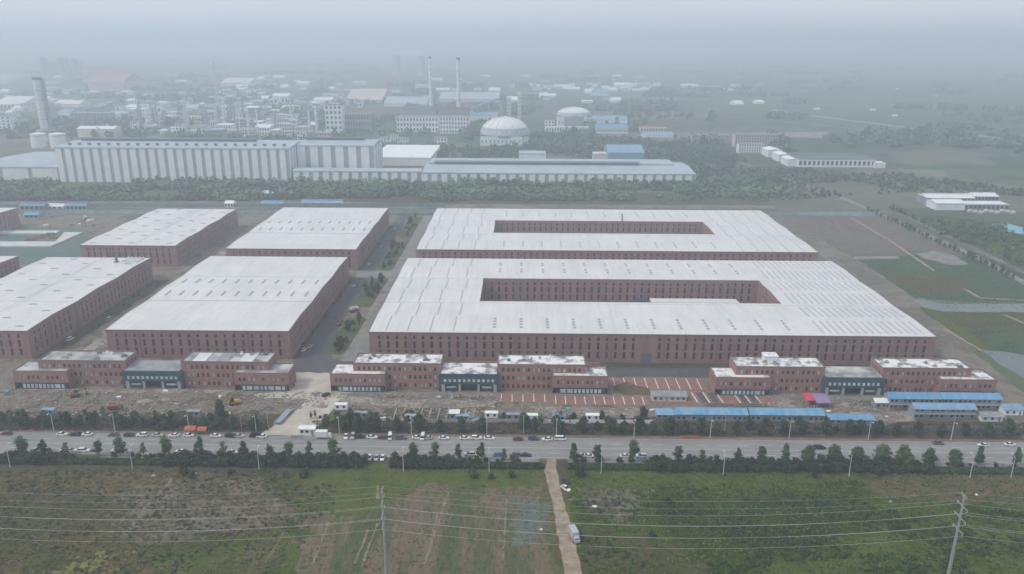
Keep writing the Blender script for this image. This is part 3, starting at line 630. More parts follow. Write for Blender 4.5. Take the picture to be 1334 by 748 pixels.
for k, (px, py) in enumerate(((40, 313), (50, 310.5), (58, 308), (66, 306), (72, 311))):
    p = G(px, py)-Vector((-400, 600, 0)); obj('rebar_stack', MB().box(-4, 4, -2, 2, 0, 1.0).box(-3, 3, -1, 1, 1.0, 1.7).mesh('rebar_stack', m_rust), t, (p.x, p.y, .05))

# ------------------------------------------------------------------ three-storey offices along the front
def office(label, cx, roofs, pent=False, seed=0):
    r = random.Random(seed); root = thing('office_building', label, 'office', (cx, 346, 0), group=None)
    S3 = ((1.0, 3.1), (5.3, 7.4), (9.6, 11.7)); H, HL = 13.6, 9.6
    for s in (-1, 1):
        a, b = (-56.5, -13.7) if s < 0 else (13.7, 56.5)
        wall_side(root, 'f', a, b, 4.2, 17, H, 2.45, 1.15, S3, mat=m_brick2, depth=.25, margin=1.6, pale=.28)
        wall_side(root, 'r', a, b, 4.2, 17, H, 2.6, 1.15, S3, mat=m_brick2, depth=.25, margin=1.2, wins=(s < 0))
        wall_side(root, 'b', a, b, 4.2, 17, H, 3, 1.1, S3, mat=m_brick2, wins=False)
        wall_side(root, 'l', a, b, 4.2, 17, H, 2.6, 1.15, S3, mat=m_brick2, depth=.25, margin=1.2, wins=(s > 0 and cx > 100))
        rf = obj('roof', MB().box(a+.3, b-.3, 4.5, 16.7, H-.9, H-.45).mesh('roof', roofs[0 if s < 0 else 1]), root)
        mb = MB().box(a-.05, b+.05, 4.12, 4.5, H-.2, H+.12).box(a-.05, b+.05, 16.7, 17.08, H-.2, H+.12).box(a-.05, a+.3, 4.502, 16.698, H-.2, H+.12).box(b-.3, b+.05, 4.502, 16.698, H-.2, H+.12)
        obj('parapet', mb.mesh('parapet', m_coping), root)
        for k in range(7):
            x = r.uniform(a+3, b-3); y = r.uniform(6.5, 15); w = r.uniform(.5, 1.6)
            obj('roof_vent', MB().box(-w, w, -.6, .6, 0, r.uniform(.4, 1.0)).box(-w*.6, w*.6, -.4, .4, 1.0, 1.25).mesh('roof_vent', r.choice((m_conc, m_roofd, m_slab, m_white))), rf, (x, y, H-.45))
        if roofs[2] and s > 0:
            for k in range(3): obj('roof_panel', MB().box(-3.2, 3.2, -5.4, 5.4, 0, .18).mesh('roof_panel', m_slab if k == 1 else m_roof2), rf, (22+k*11.5, 10.6, H-.44))
        # low outer wing: brick upper floor over a recessed glazed ground floor
        a, b = (-67, -40.5) if s < 0 else (40.5, 67)
        yb = 12.5
        wall_side(root, 'f', a, b, 0, 4.1, HL, 2.3, 1.05, ((5.2, 7.2),), mat=m_brick2, depth=.25, z0=3.6, margin=1.6, pale=.5)
        for (p, q, y0, y1, w_) in ((a, b, 0, 4.1, 0),):
            obj('soffit', MB().box(a, b, .02, 2.4, 3.4, 3.59).mesh('soffit', m_coping), root)
        wall_side(root, 'r', a, b, 0, yb, HL, 2.6, 1.1, ((5.2, 7.2),), mat=m_brick2, depth=.25, margin=1.4, wins=(s > 0 or True))
        wall_side(root, 'l', a, b, 0, yb, HL, 2.6, 1.1, ((5.2, 7.2),), mat=m_brick2, depth=.25, margin=1.4, wins=True)
        wall_side(root, 'b', a, b, 0, yb, HL, 3, 1.1, ((5.2, 7.2),), mat=m_brick2, wins=False)
        xo0, xo1 = (a+.3, -56.6) if s < 0 else (56.6, b-.3)
        mb = MB().box(a+.3, b-.3, .3, 4.1, HL-.7, HL-.35).box(xo0, xo1, 4.102, yb-.3, HL-.7, HL-.35); obj('low_roof', mb.mesh('low_roof', roofs[0 if s < 0 else 1]), root)
        mb = MB().box(a-.05, b+.05, -.07, .3, HL-.15, HL+.12).box(a-.05, a+.3, .302, (yb if s < 0 else 4.1), HL-.15, HL+.12).box(b-.3, b+.05, .302, (4.1 if s < 0 else yb), HL-.15, HL+.12); obj('parapet', mb.mesh('parapet', m_coping), root)
        obj('glazed_front', MB().box(a+3.0, b-1.0, .35, .75, .0, 3.39).mesh('glazed_front', m_navy), root)
        x = a+3.8
        while x < b-3:
            w = r.choice((1.2, 1.2, 2.6)); me = cached(('pane', w), lambda: MB().box(-w/2, w/2, -.04, .04, 0, 1.9).box(-w/2-.08, w/2+.08, -.07, .05, -.1, 0).mesh('shop_pane', [m_glassb]))
            obj('shop_pane', me, root, (x+w/2, .28, .75)); x += w+.75
    # dark blue entrance block in the middle
    obj('entrance_block', MB().box(-13.6, 13.6, 1.6, 15, 4.0, HL-.3).mesh('entrance_block', m_navy), root)
    obj('entrance_recess', MB().box(-13.6, 13.6, 4.6, 15, 0, 3.98).mesh('entrance_recess', m_glass), root)
    obj('link_roof', MB().box(-13.5, 13.5, 2.0, 14.9, HL-.29, HL-.1).mesh('link_roof', roofs[3]), root)
    for k in range(11):
        obj('entrance_window', cached('ewin', lambda: MB().box(-.62, .62, -.06, .06, 0, 1.25).box(-.7, .7, -.1, .0, -.12, -.01).mesh('entrance_window', m_glassb)), root, (-11.6+k*2.32, 1.56, 5.4))
    for s in (-1, 1):
        obj('pillar', MB().box(-.55, .55, 1.7, 2.8, 0, 3.99).mesh('pillar', m_conc), root, (s*4.6, 0, 0)); obj('pillar', MB().box(-.8, .8, 1.7, 2.9, 0, 3.99).mesh('pillar', m_conc), root, (s*12.6, 0, 0))
        obj('sign_panel', MB().box(-3, 3, 2.4, 2.6, .9, 3.4).mesh('sign_panel', m_navy), root, (s*8.6, 0, 0)); obj('pale_band', MB().box(-2.3, 2.3, 2.3, 2.38, 1.7, 2.6).mesh('pale_band', m_glassb), root, (s*8.6, 0, 0))
        # splayed flank that joins the block to the wings
        obj('return_wall', MB().box(-.5, .5, 1.7, 4.15, 0, HL-.6).mesh('return_wall', m_navy), root, (s*14.15, 0, 0))
    if pent:
        obj('lift_room', MB().box(-3.2, 3.2, -2.4, 2.4, 0, 3.0).box(-3.5, 3.5, -2.7, 2.7, 3.0, 3.3).cyl(-1, 0, 3.3, 4.2, .8, .8, 8).cyl(1.4, 0, 3.3, 4.0, .8, .8, 8).mesh('lift_room', m_wallw), root, (-38, 13, H-.45))
    return root
office('three storey brick office with a dull grey west roof and slab panelled east roof', -179, (m_stained2, m_stained2, True, m_slab), seed=3)
office('three storey brick office with blotched white roofs beside red parking courts', -24.7, (m_stained, m_stained, False, m_stained), seed=5)
office('three storey brick office with a white lift room on the roof', 161, (m_stained, m_stained, False, m_stained2), pent=True, seed=9)

# ------------------------------------------------------------------ trees and shrubs
def crown(name, seed, z0, z1, rad, nclump, per, leaf, mat, prof=None, spread=.30):
    """leaf quads gathered in clumps through the crown's volume"""
    g = np.random.RandomState(seed); prof = prof or (lambda t: np.sqrt(np.clip(1-(2*t-1)**2, 0, 1)))
    t = g.uniform(.04, .96, nclump); a = g.uniform(0, 6.283, nclump); q = np.sqrt(g.uniform(.05, 1, nclump))*prof(t)*rad*.86
    gap, gz = g.uniform(0, 6.283, 2), g.uniform(.25, .85, 2)
    for g0, g1 in zip(gap, gz): q = np.where((np.cos(a-g0) > .55) & (np.abs(t-g1) < .2), q*.45, q)
    q = q*(1+.22*np.cos(a-gap[0]*1.7)); t = np.clip(t+.05*np.sin(a*2+gap[1]), .02, 1.05)
    C = np.stack([q*np.cos(a), q*np.sin(a), z0+t*(z1-z0)], 1); sz = g.uniform(.6, 1.25, nclump)*spread*rad
    n = nclump*per; P = np.repeat(C, per, 0)+g.normal(0, 1, (n, 3))*np.repeat(sz, per)[:, None]*np.array([.62, .62, .5])
    P[:, 2] = np.clip(P[:, 2], z0*.8, z1+.3)
    out = P-np.array([0, 0, (z0+z1)/2]); out /= (np.linalg.norm(out, axis=1, keepdims=True)+1e-6)
    nr = out*.8+g.normal(0, .55, (n, 3))+np.array([0, 0, .35]); nr /= np.linalg.norm(nr, axis=1, keepdims=True)
    u = np.cross(nr, g.normal(0, 1, (n, 3))); u /= np.linalg.norm(u, axis=1, keepdims=True); v = np.cross(nr, u)
    s = (g.uniform(.6, 1.3, n)*leaf)[:, None]
    V = np.stack([P-u*s-v*s*.7, P+u*s-v*s*.7, P+u*s*.8+v*s*.7, P-u*s*.8+v*s*.7], 1)
    return np_mesh(name, V, 4, mat)
def trunk_mesh(h, r, seed, limbs=4, top=.75):
    g = random.Random(seed); mb = MB(); x = g.uniform(-.1, .1)
    mb.tube((0, 0, 0), (x, 0, h*.35), r, r*.8); mb.tube((x, 0, h*.35), (0, x, h*top), r*.8, r*.3)
    for i in range(limbs):
        a = i*6.283/limbs+g.uniform(0, 1); z = h*g.uniform(.35, .6); mb.tube((x*.6, 0, z), (math.cos(a)*h*.17, math.sin(a)*h*.17, z+h*.18), r*.4, r*.15, n=5)
    return mb.mesh('trunk', m_bark)
def ov(k=.42):
    return lambda t: np.where(t < k, np.sqrt(np.clip(1-((k-t)/k)**2, 0, 1)), np.clip(1-((t-k)/(1-k))**1.7, 0, 1))
KIND = {}
def kinds():
    for i in range(5):
        KIND['street', i] = (trunk_mesh(9, .16, i), crown('crown', 110+i, 1.8, 9.4+.5*(i % 3)-.5, 2.1+.15*i, 36, 38, .30, L_STREET, ov(.26+.06*i), .27+.03*(i % 3)))
        KIND['broad', i] = (trunk_mesh(9, .2, 10+i), crown('crown', 20+i, 1.9, 9.2, 3.4, 60, 40, .36, L_STREET, ov(.34)))
        KIND['yellow', i] = (trunk_mesh(6.5, .11, 20+i), crown('crown', 30+i, 1.8, 6.8, 1.9, 20, 26, .25, L_YELLOW, ov(.45), .36))
        KIND['dark', i] = (trunk_mesh(8, .16, 30+i), crown('crown', 40+i, 1.0, 8.6, 2.6, 40, 36, .36, L_DARK, ov(.40)))
        KIND['rusty', i] = (trunk_mesh(7, .12, 50+i), crown('crown', 60+i, 2.0, 7.6, 1.7, 18, 26, .25, L_RUST, ov(.4), .36))
    for i in range(4):
        KIND['shrub', i] = (trunk_mesh(2.6, .07, 40+i, 5, .6), crown('crown', 50+i, .35, 4.1, 1.9, 24, 26, .26, L_SHRUB, None, .34))
        KIND['bush', i] = (trunk_mesh(1.2, .05, 70+i, 5, .6), crown('crown', 80+i, .1, 1.9, 1.15, 14, 22, .2, L_SHRUB, None, .36))
        KIND['far', i] = (trunk_mesh(7, .18, 60+i, 3), crown('crown', 70+i, 1.4, 8.2, 2.7, 18, 16, .5, L_FAR, ov(.42), .36))
kinds()
def tree(kind, x, y, label, cat, group, s=1.0, sz=1.0, name='tree'):
    n = len([1 for q in KIND if q[0] == kind]); tm, cm = KIND[kind, rnd.randrange(n)]
    r = thing(name, label, cat, (x, y, 0), rnd.uniform(0, 6.28), group, (s*rnd.uniform(.88, 1.12), s*rnd.uniform(.88, 1.12), s*sz*rnd.uniform(.9, 1.08)))
    obj('trunk' if cat == 'tree' else 'stem', tm, r); obj('crown' if cat == 'tree' else 'foliage', cm, r)
    return r
def zone(x):
    return 'opposite the western office' if x < -113 else 'opposite the compound entrance' if x < -88 else 'opposite the middle office' if x < 43 else 'opposite the red parking courts' if x < 92 else 'opposite the eastern office'
NEAR = [(22.5, 15, 's'), (51.8, 13, 's'), (81, 11, 'y'), (125, 14, 's'), (153, 14, 's'), (184, 11, 'y'), (214, 14, 's'), (259.7, 16, 's'), (289.5, 14, 'y'), (316.5, 10, 's'), (350, 10, 'r'), (376, 11, 's'), (403, 14, 's'), (434, 13, 's'),
        (538, 12, 's'), (567, 13, 's'), (597, 11, 's'), (627.6, 10, 's'), (656.5, 9, 'y'), (746.6, 14, 's'), (777.6, 10, 's'), (823, 14, 's'), (882, 11, 's'), (913, 10, 'y'), (958.5, 9, 's'), (989, 15, 's'), (1019, 13, 's'),
        (1049.6, 20, 'b'), (1081, 20, 'b'), (1110, 17, 'b'), (1142.4, 22, 'b'), (1170, 22, 'b'), (1203, 19, 'b'), (1235, 20, 'b'), (1266, 12, 's'), (1313.8, 13, 's')]
for px, w, k in NEAR:
    p = G(px, 599); kind = {'s': 'street', 'y': 'yellow', 'r': 'rusty', 'b': 'broad'}[k]
    base = {'s': 13.2, 'y': 11.5, 'r': 10.5, 'b': 20.5}[k]; s = .90*(.6+.4*w/base)+rnd.uniform(-.08, .08)
    lab = {'s': 'slim oval green street tree on the field side of the road', 'y': 'small yellowish street tree on the field side of the road', 'r': 'rust brown young street tree facing the compound entrance', 'b': 'broad dense round street tree on the field side of the road'}[k]
    tree(kind, p.x, 282.9, (lab if k == 'r' else lab.replace('on the field side of the road', 'by the field side kerb, ')+zone(p.x)), 'tree', 'street trees on the field side of the road', s, 1.0 if k != 'b' else .95, 'street_tree')
FARROW = [23, 52, 80, 96, 110, 152, 180, 208, 262, 280, 300, 330, 445, 463, 480, 490, 517, 545, 573, 601, 628, 697, 730, 760, 795, 812, 830, 850, 870, 891, 912, 932, 958, 990, 1019, 1044, 1074, 1104, 1136, 1165, 1190, 1221, 1252, 1280, 1307]
for px in FARROW:
    p = G(px, 565); tree('dark', p.x, 306.5+rnd.uniform(-.6, 1.2), 'dark leafy tree behind the compound side pavement, '+zone(p.x), 'tree', 'trees on the compound side of the road', rnd.uniform(.72, 1.0), rnd.uniform(.9, 1.05), 'street_tree')
for k in range(46):                              # taller growth along the compound boundary
    px = rnd.choice((rnd.uniform(790, 1010), rnd.uniform(790, 1330), rnd.uniform(670, 800), rnd.uniform(440, 500), rnd.uniform(180, 330), rnd.uniform(0, 180)))
    p = G(px, 553); tree('dark' if rnd.random() < .8 else 'yellow', p.x, rnd.uniform(309, 315.5), 'dark bushy tree along the compound boundary, '+zone(p.x), 'tree', 'bushy trees along the compound boundary', rnd.uniform(.5, .85), rnd.uniform(.8, 1), 'boundary_tree')
for a, b, n in ((-8, 76, 10), (214, 476, 40), (510, 594, 13), (845, 1206, 52)):
    for row, yy in ((0, 280.6), (1, 276.4)):
        for i in range(n):
            p = G(a+(b-a)*(i+.5+rnd.uniform(-.25, .25))/n, 605)
            tree('shrub', p.x, yy+rnd.uniform(-.8, .8), 'dark shrub in the '+('road side' if row == 0 else 'field side')+' row of the belt '+zone(p.x), 'shrub', 'shrub belt between road and fields', rnd.uniform(.72, 1.1), rnd.uniform(.8, 1.1), 'shrub')
for k in range(44):
    px = rnd.choice((rnd.uniform(80, 215), rnd.uniform(598, 708), rnd.uniform(742, 845), rnd.uniform(1205, 1330))); p = G(px, 600)
    tree('bush', p.x, rnd.uniform(281.3, 283), 'low round bush at the field side kerb '+zone(p.x), 'shrub', 'low bushes at the field side kerb', rnd.uniform(.7, 1.15), rnd.uniform(.8, 1.1), 'low_bush')
for px, py, s in ((240, 618, 1.6), (250, 622, 1.3), (372, 622, 1.2), (396, 621, 2.0), (617, 622, 1.7), (640, 624, 1.2), (756, 621, 1.8), (300, 618, 1.2), (667, 622, 1.3), (1060, 622, 1.1), (850, 700, 1.2), (870, 655, 1.2)):
    p = G(px, py); tree('bush', p.x, p.y, 'dark bush growing in the rough field edge', 'shrub', 'bushes in the rough field edge', s, 1, 'field_bush')
for k in range(70):
    y = rnd.choice((rnd.uniform(395, 450), rnd.uniform(474, 532), rnd.uniform(558, 640), rnd.uniform(657, 733)))
    tree(rnd.choice(('bush', 'bush', 'shrub', 'shrub', 'dark')), rnd.uniform(-106, -96.5), y, 'dark bush on the grassy median between the halls', 'shrub', 'bushes on the grassy median', rnd.uniform(.45, .9), 1, 'median_bush')
for k in range(60):
    tree('bush', rnd.choice((rnd.uniform(-121.5, -119.5), rnd.uniform(-226, -221.5), rnd.uniform(-258, -250))), rnd.uniform(392, 525), 'low weedy bush at the foot of a brick hall', 'shrub', 'bushes at the foot of the halls', rnd.uniform(.5, 1.0), .8, 'wall_bush')
for k in range(52):
    px, py = rnd.choice(((rnd.uniform(0, 335), rnd.uniform(538, 556)), (rnd.uniform(405, 560), rnd.uniform(541, 556)), (rnd.uniform(640, 860), rnd.uniform(544, 553)), (rnd.uniform(0, 335), rnd.uniform(545, 556)))); p = G(px, py)
    tree(rnd.choice(('bush', 'shrub', 'shrub', 'dark', 'yellow')), p.x, p.y, 'scrubby green growth on the edge of the building site '+zone(p.x), 'shrub', 'scrub on the edge of the building site', rnd.uniform(.45, .85), 1, 'site_scrub')
# clipped green hedge between the shrub belts
def hedge(x0, x1, y0, y1, h, seed):
    g = np.random.RandomState(seed); n = int((x1-x0)*(y1-y0)*26)
    P = np.stack([g.uniform(x0, x1, n), g.uniform(y0, y1, n), g.uniform(.05, h, n)], 1); P[: n//2, 2] = h+g.normal(0, .14, n//2)
    u = g.normal(0, 1, (n, 3)); u /= np.linalg.norm(u, axis=1, keepdims=True); v = np.cross(u, g.normal(0, 1, (n, 3))); v /= np.linalg.norm(v, axis=1, keepdims=True); s = g.uniform(.14, .3, n)[:, None]
    return np_mesh('hedge', np.stack([P-u*s-v*s, P+u*s-v*s, P+u*s+v*s, P-u*s+v*s], 1), 4, L_HEDGE)
for i, (a, b, wh) in enumerate(((78, 214, 'the parked cars and the western fields'), (597, 708, 'the road and the ploughed field'), (738, 846, 'the road and the grass east of the dirt road'), (1206, 1345, 'the road and the brown grass'))):
    p, q = G(a, 605).x, G(b, 605).x
    me = hedge(p-(p+q)/2, q-(p+q)/2, -1.9, 1.9, 1.2, i)
    tag(obj('hedge', me, None, ((p+q)/2, 277.6, 0)), 'low bright green clipped hedge between '+wh, 'hedge', 'clipped hedges')

# woods and weeds nobody could count
def scatter(name, tpl, pos, scl, seed, mat):
    g = np.random.RandomState(seed); N = len(pos); a = g.uniform(0, 6.283, N); c, s = np.cos(a), np.sin(a)
    T = tpl[None]*np.asarray(scl)[:, None, None, None]
    X = T[..., 0]*c[:, None, None]-T[..., 1]*s[:, None, None]; Y = T[..., 0]*s[:, None, None]+T[..., 1]*c[:, None, None]
    V = np.stack([X+pos[:, 0, None, None], Y+pos[:, 1, None, None], T[..., 2]+0*X], -1).reshape(-1, 4, 3)
    o = obj(name, np_mesh(name, V, 4, mat)); o['kind'] = 'stuff'; return o
def far_tpl(seed, n, rad, h, leaf):
    g = np.random.RandomState(seed); t = g.uniform(.1, 1, n); a = g.uniform(0, 6.283, n); q = np.sqrt(g.uniform(.2, 1, n))*rad*np.sqrt(np.clip(1-(2*t-1)**2*.85, 0, 1))
    P = np.stack([q*np.cos(a), q*np.sin(a), t*h], 1); out = P-np.array([0, 0, h*.45]); out /= np.linalg.norm(out, axis=1, keepdims=True)
    nr = out+g.normal(0, .45, (n, 3))+np.array([0, 0, .4]); nr /= np.linalg.norm(nr, axis=1, keepdims=True)
    u = np.cross(nr, g.normal(0, 1, (n, 3))); u /= np.linalg.norm(u, axis=1, keepdims=True); v = np.cross(nr, u); s = (g.uniform(.7, 1.3, n)*leaf)[:, None]
    return np.stack([P-u*s-v*s, P+u*s-v*s, P+u*s+v*s, P-u*s+v*s], 1)
gr = np.random.RandomState(5)
def inside(poly, X, Y):
    c = np.zeros(len(X), bool); n = len(poly)
    for i in range(n):
        x1, y1 = poly[i]; x2, y2 = poly[(i+1) % n]
        m = ((y1 > Y) != (y2 > Y)) & (X < (x2-x1)*(Y-y1)/(y2-y1+1e-12)+x1); c ^= m
    return c
def fill(pix, n):
    poly = [tuple(G(x, y)[:2]) for x, y in pix]; xs = [p[0] for p in poly]; ys = [p[1] for p in poly]
    X = gr.uniform(min(xs), max(xs), n*6); Y = gr.uniform(min(ys), max(ys), n*6); k = inside(poly, X, Y)
    return np.stack([X[k], Y[k]], 1)[:n]
def wood(name, pix, n, smin, smax, tplargs, seed):
    p = fill(pix, n); q = p[:, 0]*.021+seed; v = np.sin(q+1.7*np.sin(p[:, 1]*.03))+np.sin(p[:, 1]*.047+q*.6)+.8*np.sin(q*2.3-p[:, 1]*.02)
    p = p[v > -.75+.5*gr.uniform(-1, 1, len(p))]; sc = smin+(smax*1.25-smin)*gr.uniform(0, 1, len(p))**1.7
    o = scatter(name, far_tpl(seed, *tplargs), p, sc, seed, L_FAR); tag(o, 'hazy belt of dense woodland', 'woodland'); return o
w = wood('woodland', [(-90, 262), (-90, 240), (300, 240), (620, 241), (900, 240), (1000, 244), (1010, 262), (900, 263), (640, 262), (560, 262), (440, 258), (330, 262)], 6500, .5, 1.0, (24, 3.6, 7.5, 1.2), 1); w['label'] = 'dark belt of woodland in front of the striped white factory'
w = wood('woodland', [(900, 200), (955, 202), (1000, 220), (1150, 222), (1334, 250), (1334, 256), (1200, 250), (1100, 256), (1010, 262), (905, 262)], 1500, .3, .75, (20, 3.4, 7.0, 1.2), 2); w['label'] = 'scrubby woodland around the far country road'
w = wood('woodland', [(480, 190), (560, 192), (620, 195), (690, 193), (712, 176), (765, 176), (830, 182), (900, 192), (960, 202), (900, 212), (700, 206), (560, 206), (485, 198)], 1500, .35, .85, (16, 4.2, 9, 1.6), 3); w['label'] = 'tree cover around the pale domes of the plant'
w = wood('woodland', [(-40, 186), (60, 186), (200, 183), (440, 181), (460, 165), (300, 150), (-40, 135)], 240, .3, .65, (14, 4, 8, 1.7), 8); w['label'] = 'trees between the works of the chemical district'
w = wood('woodland', [(1170, 285), (1334, 300), (1420, 340), (1420, 380), (1334, 345), (1240, 312)], 260, .35, .85, (22, 3.0, 6.5, 1.0), 4); w['label'] = 'scattered scrub trees beyond the tree lined country road'
pts = []
for k in range(230):                              # copses and hedgerows of the far plain
    d = 1250+5200*(k/170.)**1.35; x = gr.uniform(-1, 1)*d*.72+40; m = gr.randint(18, 60); a = gr.choice([0, 0, .3, 1.4]); ln = gr.uniform(30, 260)
    u = gr.uniform(-.5, .5, m)*ln; v = gr.normal(0, 9+20*(gr.rand() < .3), m); pts.append(np.stack([x+u*np.cos(a)-v*np.sin(a), d+u*np.sin(a)+v*np.cos(a)], 1))
pts = np.concatenate(pts); o = scatter('woodland', far_tpl(9, 12, 5, 10, 2.6), pts, gr.uniform(.8, 1.5, len(pts)), 9, L_FAR); tag(o, 'copses and hedgerows fading into the haze on the far plain', 'woodland')
# roadside trees of the country road, one by one
for a, b, n, off in (((1135, 274), (1334, 366), 34, -5.5), ((1150, 272), (1345, 356), 30, 4.5), ((1030, 240), (1085, 254), 9, 4)):
    p, q = G(*a), G(*b)
    for i in range(n):
        t = (i+rnd.uniform(.2, .8))/n; x = p.x+(q.x-p.x)*t; y = p.y+(q.y-p.y)*t
        tree(rnd.choice(('far', 'far', 'yellow')), x+off, y+rnd.uniform(-1, 1), 'small round tree on the '+('factory' if off < 0 else 'field' if n == 30 else 'woodland')+' side of the country road', 'tree', 'trees lining the country road', rnd.uniform(.5, .95), 1, 'roadside_tree')
# weeds of the foreground fields
def tufts(name, pix, n, smin, smax, mat, label, blades=5, h=.55, seed=1):
    g = np.random.RandomState(seed); a = g.uniform(0, 6.283, blades); q = g.uniform(0, .35, blades); T = []
    for i in range(blades):
        c = np.array([math.cos(a[i])*q[i], math.sin(a[i])*q[i], 0]); d = np.array([-math.sin(a[i]), math.cos(a[i]), 0])*.28; t = c+np.array([math.cos(a[i])*.55, math.sin(a[i])*.55, h*g.uniform(.6, 1.2)])
        T.append([c-d, c+d, t+d*.5, t-d*.5])
    p = fill(pix, n); o = scatter(name, np.array(T), p, g.uniform(smin, smax, len(p)), seed, mat); tag(o, label, 'weeds'); return o
def weed_mat(name, cols):
    return ground_mat(name, cols, .06, .7, .4, bump=0)
tufts('weeds', [(-40, 612), (345, 612), (440, 640), (330, 790), (-40, 790)], 6500, .4, 1.1, weed_mat('weed_mixed', [(0.0571, 0.0734, 0.0325), (0.0984, 0.1087, 0.0474), (0.1586, 0.1292, 0.0749), (0.0762, 0.094, 0.04)]), 'rough mixed weeds covering the western field', seed=1)
tufts('weeds', [(742, 608), (1370, 608), (1370, 790), (762, 790)], 9000, .4, 1.3, weed_mat('weed_lush', [(0.0366, 0.062, 0.0165), (0.0687, 0.1083, 0.0247), (0.0947, 0.1425, 0.0311), (0.0519, 0.0805, 0.0229)]), 'lush dark weeds covering the eastern field', seed=2)
tufts('weeds', [(345, 612), (706, 607), (728, 790), (330, 790), (440, 655)], 1800, .35, .8, weed_mat('weed_soil', [(0.076, 0.1032, 0.0372), (0.1149, 0.1376, 0.0505), (0.1858, 0.1376, 0.0731)]), 'thin weeds dotting the ploughed field', seed=3)
WV = weed_mat('weed_verge', [(0.0462, 0.0571, 0.0354), (0.0748, 0.0762, 0.049), (0.1156, 0.0952, 0.0707), (0.0571, 0.0762, 0.0408)])
tufts('weeds', [(-40, 545), (352, 547), (352, 561), (-40, 562)], 1700, .5, 1.3, WV, 'scrubby verge growth west of the entrance road', seed=4)
tufts('weeds', [(408, 549), (1370, 552), (1370, 568), (408, 564)], 4000, .5, 1.3, WV, 'scrubby verge growth east of the entrance road', seed=7)
def clumps(pix, n, smin, smax, label, mat, seed):
    p = fill(pix, n); q = p[:, 0]*.11+seed; v = np.sin(q+2*np.sin(p[:, 1]*.13))+np.sin(p[:, 1]*.21+q*.7); p = p[v > -.2]
    o = scatter('weeds', far_tpl(seed, 26, 1.0, .9, .22), p, gr.uniform(smin, smax, len(p)), seed, mat); tag(o, label, 'weeds')
clumps([(845, 655), (1100, 650), (1360, 668), (1360, 790), (960, 790), (880, 705)], 1500, .5, 1.5, 'tall leafy weeds in dark drifts across the eastern field', L_WEED, 31)
clumps([(745, 640), (1130, 625), (1130, 650), (845, 665), (800, 690), (940, 790), (765, 790)], 500, .4, 1.0, 'scattered leafy weeds beside the dirt road', L_HEDGE, 32)
clumps([(-40, 612), (430, 612), (440, 660), (330, 790), (-40, 790)], 800, .35, .9, 'scattered leafy weeds in the western field', L_HEDGE, 33)
tufts('weeds', [(1122, 340), (1334, 345), (1334, 470), (1290, 462), (1190, 388)], 700, .4, .9, weed_mat('weed_east', [(0.068, 0.1054, 0.0578), (0.0935, 0.1326, 0.0714), (0.136, 0.1394, 0.0935)]), 'patchy crops and weeds around the eastern ponds', seed=5)

# ------------------------------------------------------------------ vehicles
PAINT = {}
def paint(name, c, rough=.3):
    if name not in PAINT: PAINT[name] = M('paint_'+name, c, rough, .06, .6, spec=.5)
    return PAINT[name]
COLR = {'white': (.70, .70, .69), 'black': (.016, .017, .019), 'silver': (.42, .43, .44), 'grey': (.10, .105, .11), 'maroon': (.13, .022, .024), 'blue': (.025, .05, .12), 'teal': (.02, .20, .24), 'red': (.36, .03, .025)}
for k, c in COLR.items(): paint(k, c)
def loft(mb, st, m=0):
    """stations [(x, [(y, z), ...])] joined ring by ring, ends closed"""
    b = len(mb.v); n = len(st[0][1])
    for x, ring in st: mb.v += [(x, y, z) for y, z in ring]
    for i in range(len(st)-1):
        for j in range(n):
            k = (j+1) % n; mb.f.append((b+i*n+j, b+i*n+k, b+(i+1)*n+k, b+(i+1)*n+j)); mb.m.append(m)
    mb.f.append(tuple(b+n-1-j for j in range(n))); mb.m.append(m); mb.f.append(tuple(b+(len(st)-1)*n+j for j in range(n))); mb.m.append(m)
def sect(w, z0, z1, t=.86): return [(-w*.94, z0), (w*.94, z0), (w, z0+(z1-z0)*.45), (w*t, z1), (-w*t, z1), (-w, z0+(z1-z0)*.45)]
